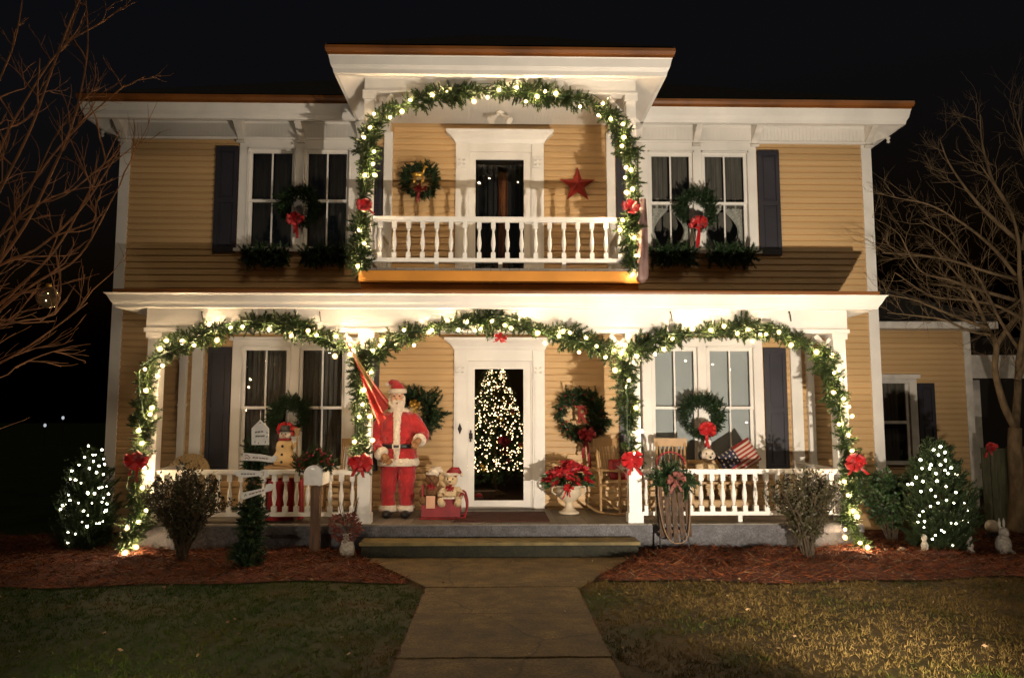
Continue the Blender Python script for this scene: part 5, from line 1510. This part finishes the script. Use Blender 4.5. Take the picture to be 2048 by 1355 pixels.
# ------------------------------------------------------------------ dried flowers in a pale jar
b = at(694, 1112, Z=.05)
t = thing('flower_jar', 'dusty pink dried flowers in a pale jar by the porch corner', 'plant', (b.x, b.y, .03))
MB().lathe([(.05,.03),(.075,.05),(.085,.14),(.06,.22),(.045,.27),(.055,.30)], (b.x, b.y, 0), 16).build('jar', M['stone'], t, smooth=True)
nn = 260; an = rng.uniform(0,6.28,nn); zz = rng.uniform(0,1,nn); r_ = .13*np.sqrt(rng.uniform(0,1,nn))*(.5+.8*np.sin(zz*3.0))
np_mesh('petals', *scatter(*BR, np.stack([b.x-.02+r_*np.cos(an), b.y-.03+r_*np.sin(an), .22+zz*.30],1), np.stack([np.cos(an),np.sin(an)-.3,rng.uniform(-.2,1,nn)],1), rng.uniform(.04,.08,nn)), M['dusty'], t, kind='stuff')
mb = MB()
for k in range(14):
    a = random.uniform(0,6.28); mb.tube([(b.x,b.y,.28), (b.x+.06*math.cos(a), b.y+.06*math.sin(a), .45), (b.x+.12*math.cos(a), b.y+.10*math.sin(a), random.uniform(.55,.75))], [.004,.003,.002], 4)
mb.build('stems', M['twig'], t)

# ------------------------------------------------------------------ flags
def flag():
    a = at(712, 700, Y=-1.55); 
    t = thing('house_flag', 'red and olive house flag hanging from a pole on the porch post', 'flag', tuple(a))
    tip = V(a.x-.06, -1.95, a.z+.10); base = V(at(722,735,Y=-1.47).x, -1.50, at(722,735,Y=-1.47).z)
    MB().tube([base, tip], .012, 8).build('pole', M['wood'], t)
    MB().tube([base, base+(tip-base)*.15], .022, 8).build('bracket', M['iron'], t)
    # cloth hangs in folds from the pole and swings out over the steps
    n1, n2 = 26, 20; mb = MB(); vs = []
    for i in range(n1+1):
        v = i/n1                                         # down
        for j in range(n2+1):
            u = j/n2                                     # along the pole
            p = base.lerp(tip, .25+.72*u)
            lean = V(.34*v+.05*v*v, .06*v, -.80*v*(1-.12*u))
            spread = (1-.0*v)
            w_ = V((u-.5)*(.02+.22*v), 0, 0)
            fold = .035*v*math.sin(u*16+v*2.0)+.02*math.sin(u*9+v*5)*v
            vs.append(p+lean+w_+V(fold*.5, fold, 0))
    for i in range(n1):
        for j in range(n2):
            v, u = i/n1, j/n2
            mi = 1 if (v < .62 and u > .5 and u < .95 and v > .12) else 0
            q = [vs[i*(n2+1)+j], vs[i*(n2+1)+j+1], vs[(i+1)*(n2+1)+j+1], vs[(i+1)*(n2+1)+j]]
            mb.add(q, [(0,1,2,3)], mi)
    mb.build('cloth', [M['flagred'], M['flagtan']], t, smooth=True)
flag()
a, b = at(1286, 398, Y=-1.62), at(1284, 566, Y=-1.62)
mb = MB(); n_ = 24; vs = []
for i in range(n_+1):
    t_ = i/n_; p = a.lerp(b, t_)
    r_ = .035+.045*t_ if t_ < .93 else .08*(1-((t_-.93)/.07)**2*.75)
    for k in range(16):
        an_ = 2*math.pi*k/16; rr = r_*(1+.22*math.sin(an_*4+t_*5))
        vs.append(p+V(rr*math.cos(an_), rr*math.sin(an_)*.8, 0))
fs = [(i*16+k, i*16+(k+1) % 16, (i+1)*16+(k+1) % 16, (i+1)*16+k) for i in range(n_) for k in range(16)]
mb.add(vs, fs+[tuple(n_*16+k for k in range(16)), tuple(range(15,-1,-1))])
tag(mb.build('furled_banner', M['banner'], smooth=True), 'furled brown and mauve banner hanging beside the right balcony post', 'flag')

# ------------------------------------------------------------------ shrubs
def shrub(px, py, Yoff, w, h, label, nleaf, m='shrub', leaf=(.018,.032), stems=26, lean=0):
    b = at(px, py, Z=.04)
    if Yoff: b = V(at(px, 1000, Y=Yoff).x, Yoff, .04)
    t = thing('shrub', label, 'shrub', (b.x, b.y, .03), 'shrubs in the mulch beds')
    mb = MB(); tips = []
    for k in range(stems):
        a = random.uniform(0, 6.28); r_ = w*math.sqrt(random.random())*.9
        e = V(b.x+r_*math.cos(a)+lean, b.y+r_*math.sin(a)*.75, h*random.uniform(.72, 1.02)*(1-.28*(r_/w)**2))
        mid = V(b.x+r_*.45*math.cos(a), b.y+r_*.35*math.sin(a), h*.45)
        pth = spline([V(b.x+random.uniform(-.05,.05), b.y+random.uniform(-.04,.04), .02), mid, e], .06)
        mb.tube(pth, list(np.linspace(.010, .003, len(pth))), 5)
        for q in pth[len(pth)//3:]:
            for _ in range(2):
                e2 = q+V(random.uniform(-.11,.11), random.uniform(-.1,.1), random.uniform(.03,.14))
                mb.tube([q, e2], [.004,.002], 4); tips.append((q, e2))
    mb.build('stems', M['twig'], t)
    idx = rng.integers(0, len(tips), nleaf); u = rng.uniform(.1, 1.1, nleaf)[:, None]
    A = np.array([tuple(x[0]) for x in tips])[idx]; B = np.array([tuple(x[1]) for x in tips])[idx]
    P = A*(1-u)+B*u+rng.normal(0,.010,(nleaf,3))
    D = rng.normal(0,1,(nleaf,3)); D[:,2] += .5
    np_mesh('foliage', *scatter(*LEAF, P, D, rng.uniform(*leaf,nleaf)*1.5), M[m], t, kind='stuff')
    return t
shrub(370, 1100, -2.1, .50, .98, 'sparse olive boxwood shrub before the left porch railing', 6500, stems=44, lean=.02)
shrub(1612, 1098, -2.1, .46, .98, 'sparse olive boxwood shrub before the right porch railing', 6000, stems=44)
shrub(1785, 1085, 0, .52, .92, 'dense dark shrub between the right garland and the lighted conifer', 6500, m='gleaf', leaf=(.022,.04), stems=40)
shrub(190, 1092, 0, .30, .42, 'low dark shrub at the foot of the left lighted conifer', 1500, m='gleaf', stems=16)

def lit_conifer(px, py, w, h, label, nl, lights):
    b = at(px, py, Z=.03)
    t = thing('lighted_conifer', label, 'conifer', (b.x, b.y, .02), 'cone evergreens with white mini lights')
    MB().tube([(b.x,b.y,0),(b.x,b.y,h*.8)], [.035,.008], 8).build('trunk', M['twig'], t)
    zz = rng.uniform(0,1,nl)**1.15; an = rng.uniform(0,6.28,nl)
    prof = w*np.clip(np.sin(np.pi*np.clip(.18+.82*zz,0,1)),0,1)**.75*(1-.15*zz)+.02
    rr = prof*np.sqrt(rng.uniform(.15,1,nl))*(1+.22*np.sin(an*5+zz*9)+.16*np.sin(an*3-zz*17))
    P = np.stack([b.x+rr*np.cos(an), b.y+rr*np.sin(an), .06+zz*h*.94], 1)
    D = np.stack([np.cos(an)*.7, np.sin(an)*.7, .9+0*an], 1)+rng.normal(0,.25,(nl,3))
    np_mesh('foliage', *scatter(*PINE, P, D, rng.uniform(.06,.17,nl)), M['conifer'], t, kind='stuff')
    for lx, ly, s_ in lights:
        q = at(lx, ly, Y=b.y); z = min(1, max(0, (q.z-.06)/(h*.94)))
        pr = w*math.sin(math.pi*min(1, .18+.82*z))**.75*(1-.15*z)+.03
        dx = max(-1, min(1, (q.x-b.x)/max(pr,.02)))
        q = at(lx, ly, Y=b.y-max(.12, pr*math.sqrt(max(0, 1-dx*dx))*1.05)-.05)
        put_bulb(t, MINI, q, s_)
LL = [(177,891),(204,899),(186,909),(191,909),(169,914),(207,917),(158,929),(209,928),(179,936),(144,941),(193,944),(207,948),(140,958),(151,959),(162,965),(187,922),(213,972),(204,974),(198,975),(137,989),(176,986),(189,986),(217,987),(207,995),(157,1005),(184,1005),(204,1003),(214,1007),(126,1010),(132,1007),(121,1018),(167,1021),(176,1030),(209,1023),(130,1030),(206,1042),(199,1045),(193,1046),(164,1043),(174,1052),(151,1067),(136,1084),(140,1000),(198,931),(175,985),(212,1020),(136,1064)]
lit_conifer(170, 1100, .27, 1.15, 'dark cone evergreen with white mini lights at the left house corner', 1250, [(x,y,random.uniform(.45,1.15)) for x,y in LL])
RL = [(1881,893),(1867,899),(1890,904),(1877,909),(1841,919),(1891,920),(1862,929),(1881,929),(1902,935),(1859,936),(1844,936),(1890,940),(1896,946),(1913,948),(1872,946),(1832,954),(1816,968),(1824,967),(1842,982),(1862,979),(1892,972),(1912,984),(1931,985),(1908,1005),(1929,1005),(1846,962),(1874,961),(1839,1030),(1846,1022),(1849,1042),(1836,1043),(1912,1046),(1925,1041),(1931,1048),(1936,1043),(1902,1045),(1848,1054),(1883,1060),(1888,1063),(1871,1070),(1865,1077),(1871,992),(1876,1005),(1861,1012),(1935,1021),(1893,1000),(1905,1090)]
lit_conifer(1882, 1102, .33, 1.26, 'bright green cone evergreen with white mini lights before the side wing', 1900, [(x,y,random.uniform(.8,1.35) if y < 990 else random.uniform(.6,1.0)) for x,y in RL])

# ------------------------------------------------------------------ bare trees
def limb(mb, pts, r0, r1, seg=6):
    p = spline(pts, .08); mb.tube(p, list(np.linspace(r0, r1, len(p))), seg); return p
def twigs(mb, p, d, L, r, depth, rd, spread=.55, up=.25):
    n_ = 4; pts = [p]; dd = d.copy()
    for i in range(n_):
        dd = (dd+V(rd.gauss(0,.16), rd.gauss(0,.16), rd.gauss(0,.12)+up*.12)).normalized()
        pts.append(pts[-1]+dd*(L/n_))
    mb.tube(pts, list(np.linspace(r, r*.5, n_+1)), 5 if r > .01 else 4, cap=False)
    if depth <= 0: return
    for k in range(rd.choice((2,3,3))):
        i = rd.randint(1, n_)
        nd = (dd+V(rd.gauss(0,spread), rd.gauss(0,spread), rd.gauss(up*.5,spread*.7))).normalized()
        twigs(mb, pts[i], nd, L*rd.uniform(.55,.85), r*.58, depth-1, rd, spread, up)

# foreground tree: trunk stands left of the picture, its pruned limbs reach in
rd = random.Random(4)
base = V(-5.5, -5.0, 0)
t = thing('bare_tree', 'bare pruned tree with smooth lit branches at the left edge', 'tree', tuple(base))
mb = MB(); fork = V(-5.4,-5.0,1.5)
mb.tube(spline([base, V(-5.47,-5.0,.7), fork]), .11, 10)
L0 = [[(-140,700),(-30,560),(50,450),(110,330),(150,230),(175,100),(170,-30)],
      [(-120,780),(-30,640),(20,590),(110,500),(180,380),(240,260)],
      [(-160,700),(-60,500),(0,380),(60,260),(100,150),(150,20),(190,-60)],
      [(-160,760),(-80,600),(0,470),(90,330),(170,240),(250,170)],
      [(-150,800),(-60,745),(0,725),(60,690),(130,640),(175,605)],
      [(-150,760),(-40,680),(0,620),(80,560),(160,510),(240,370)],
      [(-160,560),(-60,300),(-10,180),(30,80),(50,-40)],
      [(-150,820),(-40,720),(0,755),(30,735)],
      [(-150,600),(-50,450),(0,300),(40,220),(120,100),(210,40)],
      [(-120,700),(-30,590),(40,430),(130,390),(230,310)],
      [(-120,640),(0,530),(70,500),(160,420),(240,300)],
      [(-140,800),(-40,640),(0,650),(50,640),(110,628),(150,570)]]
for k, pl in enumerate(L0):
    Y = -5.4+rd.uniform(-.5,.6)
    P = [fork+V(0,rd.uniform(-.04,.04),0)]+[at(x, y, Y=Y+.03*i) for i, (x, y) in enumerate(pl)]
    pth = limb(mb, P, .019, .004, 7)
    for q in pth[len(pth)//3::5]:
        i = pth.index(q); d = (pth[min(i+2,len(pth)-1)]-pth[max(0,i-2)]).normalized()
        nd = (d+V(rd.gauss(0,.45), rd.gauss(0,.5), rd.gauss(.1,.45))).normalized()
        twigs(mb, q, nd, rd.uniform(.22,.45), .007, 2, rd, .45)
mb.build('branches', M['bark'], t, smooth=True)
c = at(96, 594, Y=-5.3)
t = thing('glass_ornament', 'large clear glass ball ornament hanging from the bare left tree', 'ornament', tuple(c))
MB().ball(c, .078, seg=24, rings=16).build('globe', M['mirror'], t, smooth=True)
MB().lathe([(.018,.072),(.018,.095),(.01,.098)], tuple(c), 10).build('cap', M['gold'], t)
MB().tube([c+V(0,0,.095), c+V(.0,.0,.16)], .002, 4).build('hook', M['iron'], t)

# tree at the right
rd = random.Random(9)
b = at(2040, 1075, Z=0)
base = V(b.x, -.35, 0)
t = thing('bare_tree', 'bare forked tree with fine twigs right of the house wing', 'tree', tuple(base))
mb = MB()
def R_(x, y, Y=-.35): return at(x, y, Y=Y)
tr = limb(mb, [base, R_(2036,980), R_(2030,900), R_(2030,855)], .115, .085, 10)
mains = [[(2030,855),(2008,810),(1990,740),(1992,690),(1975,655),(1950,600),(1915,550),(1870,500)],
         [(2030,860),(2035,790),(2038,720),(2050,640),(2040,560),(2035,470),(2010,400),(1960,330)],
         [(1992,690),(2020,650),(2045,620),(2075,560),(2070,480)],
         [(2035,760),(2060,690),(2100,600),(2130,480)],
         [(1975,655),(1930,640),(1880,620),(1830,600),(1780,590)],
         [(2038,560),(1990,500),(1930,450),(1860,410),(1790,395)],
         [(2036,480),(2000,450),(1950,400),(1900,330),(1880,280)],
         [(2030,600),(1960,580),(1900,560),(1840,540),(1800,470)],
         [(2020,420),(1985,360),(1965,290),(1960,230)],
         [(2045,500),(2060,400),(2050,300),(2030,230)],
         [(1985,670),(1940,662),(1890,640),(1840,632),(1775,625)],
         [(2050,640),(1990,610),(1930,600),(1860,590),(1790,545)],
         [(2040,560),(1980,545),(1900,520),(1830,510),(1765,505)],
         [(2075,560),(2040,600),(2000,625),(1950,630)],
         [(2038,700),(2000,640),(1960,560),(1900,480),(1840,440)]]
for k, pl in enumerate(mains):
    Yk = [-.35+(0 if i == 0 else rd.uniform(-.35,.25)) for i in range(len(pl))]
    P = [R_(x, y, Yk[i]) for i, (x, y) in enumerate(pl)]
    r0 = (.065,.07,.05,.055,.035,.035,.04,.035,.03,.04,.025,.028,.03,.025,.028)[k]*.8
    pth = limb(mb, P, r0, .006, 7)
    for q in pth[len(pth)//5::2]:
        i = pth.index(q); d = (pth[min(i+2,len(pth)-1)]-pth[max(0,i-2)]).normalized()
        nd = (d+V(rd.gauss(-.1,.55), rd.gauss(0,.5), rd.gauss(.1,.5))).normalized()
        twigs(mb, q, nd, rd.uniform(.25,.5), .0045, 3 if rd.random() < .4 else 2, rd, .55)
mb.build('branches', M['bark2'], t, smooth=True)

# ------------------------------------------------------------------ far lamps in the dark beyond the left side
M['far'] = emit('far_lamp', (.85,.92,1), .55)
for px, py, lab in ((90, 850, 'faint far lamp in the dark at left, the lower left of two'), (126, 835, 'faint far lamp in the dark at left, the upper right of two')):
    c = at(px, py, Y=34)
    t = thing('yard_lamp', lab, 'lamp', (c.x, c.y, 0), 'faint far yard lamps')
    MB().tube([(c.x,c.y,0),(c.x,c.y,c.z-.10)], .04, 6).build('post', M['iron'], t)
    MB().ball(c, .075, .075, .10, 10, 7).build('globe', M['far'], t, smooth=True)

# ------------------------------------------------------------------ right edge: fence, bow, small garden ornaments
fx0, fx1 = 7.05, 9.2
FY = .4
t = thing('board_fence', 'weathered green-grey board fence beyond the wing at the right edge', 'fence', (fx0, FY, 0))
i = 0; x = at(1962, 900, Y=FY).x
while x < fx1:
    MB().box(x, x+.115, FY-.01-.012*(i % 2), FY+.01-.012*(i % 2), .06, 1.16+.015*math.sin(i*2.7)).build('board', M['fence'], t); x += .122; i += 1
for z in (.25, .85): MB().box(at(1962,900,Y=FY).x, fx1, FY+.012, FY+.05, z, z+.08).build('fence_rail', M['fence'], t)
bow(1978, 892, FY-.06, .17, 'red bow on the weathered board fence at the right edge', tails=((-.3,-.5),(.05,-.4)))
def ornament_stones():
    for i, (px, py, r_, lab) in enumerate(((1804,1098,.055,'pale rounded stone in the right mulch near the dark shrub'), (1772,1098,.025,'tiny pale pebble in the right mulch near the garland end'))):
        c = at(px, py, Z=.07); mb = MB().ball(c, r_, r_*.8, r_*.55, 10, 7)
        mb.v = [(x+.1*r_*math.sin(z*90+x*50), y, z) for x, y, z in mb.v]
        tag(mb.build('stone', M['stone'], smooth=True), lab, 'stone')
ornament_stones()
for px, lab in ((1850, 'small white garden figurine left of the bright lighted conifer'), (1940, 'small white garden figurine right of the bright lighted conifer')):
    c = at(px, 1105, Z=.05)
    o = MB().lathe([(.05,0),(.052,.02),(.035,.04),(.042,.09),(.028,.12),(.018,.135),(.032,.16),(.030,.19),(.012,.21)], tuple(c), 14).build('garden_statuette', M['stone'], smooth=True)
    tag(o, lab, 'figurine')
c = at(2008, 1108, Z=.04)
t = thing('rabbit_statue', 'pale speckled stone rabbit statue in the far right mulch', 'statue', tuple(c))
b = MB().ball(c+V(0,0,.11), .085, .09, .12, 14, 10).ball(c+V(0,-.02,.25), .055, .06, .06, 12, 9).ball(c+V(0,-.07,.235), .03, .03, .028, 10, 7)
for s in (-1, 1): b.ball(c+V(s*.025,.01,.345), .018, .014, .07, 8, 7).ball(c+V(s*.05,-.07,.03), .035, .05, .03, 8, 6)
o = b.build('body', M['stone'], t, smooth=True); remesh(o, .01, 2)
c = at(1984, 1052, Y=-.9)
t = thing('pale_globe', 'round yellowish garden globe on a dark block before the fence', 'ornament', (c.x, c.y, 0))
MB().ball(c, .085, seg=16, rings=12).build('globe', M['urn'], t, smooth=True)
MB().lathe([(.10,0),(.10,c.z-.10),(.06,c.z-.075)], (c.x, c.y, 0), 12).build('plinth', M['iron'], t)
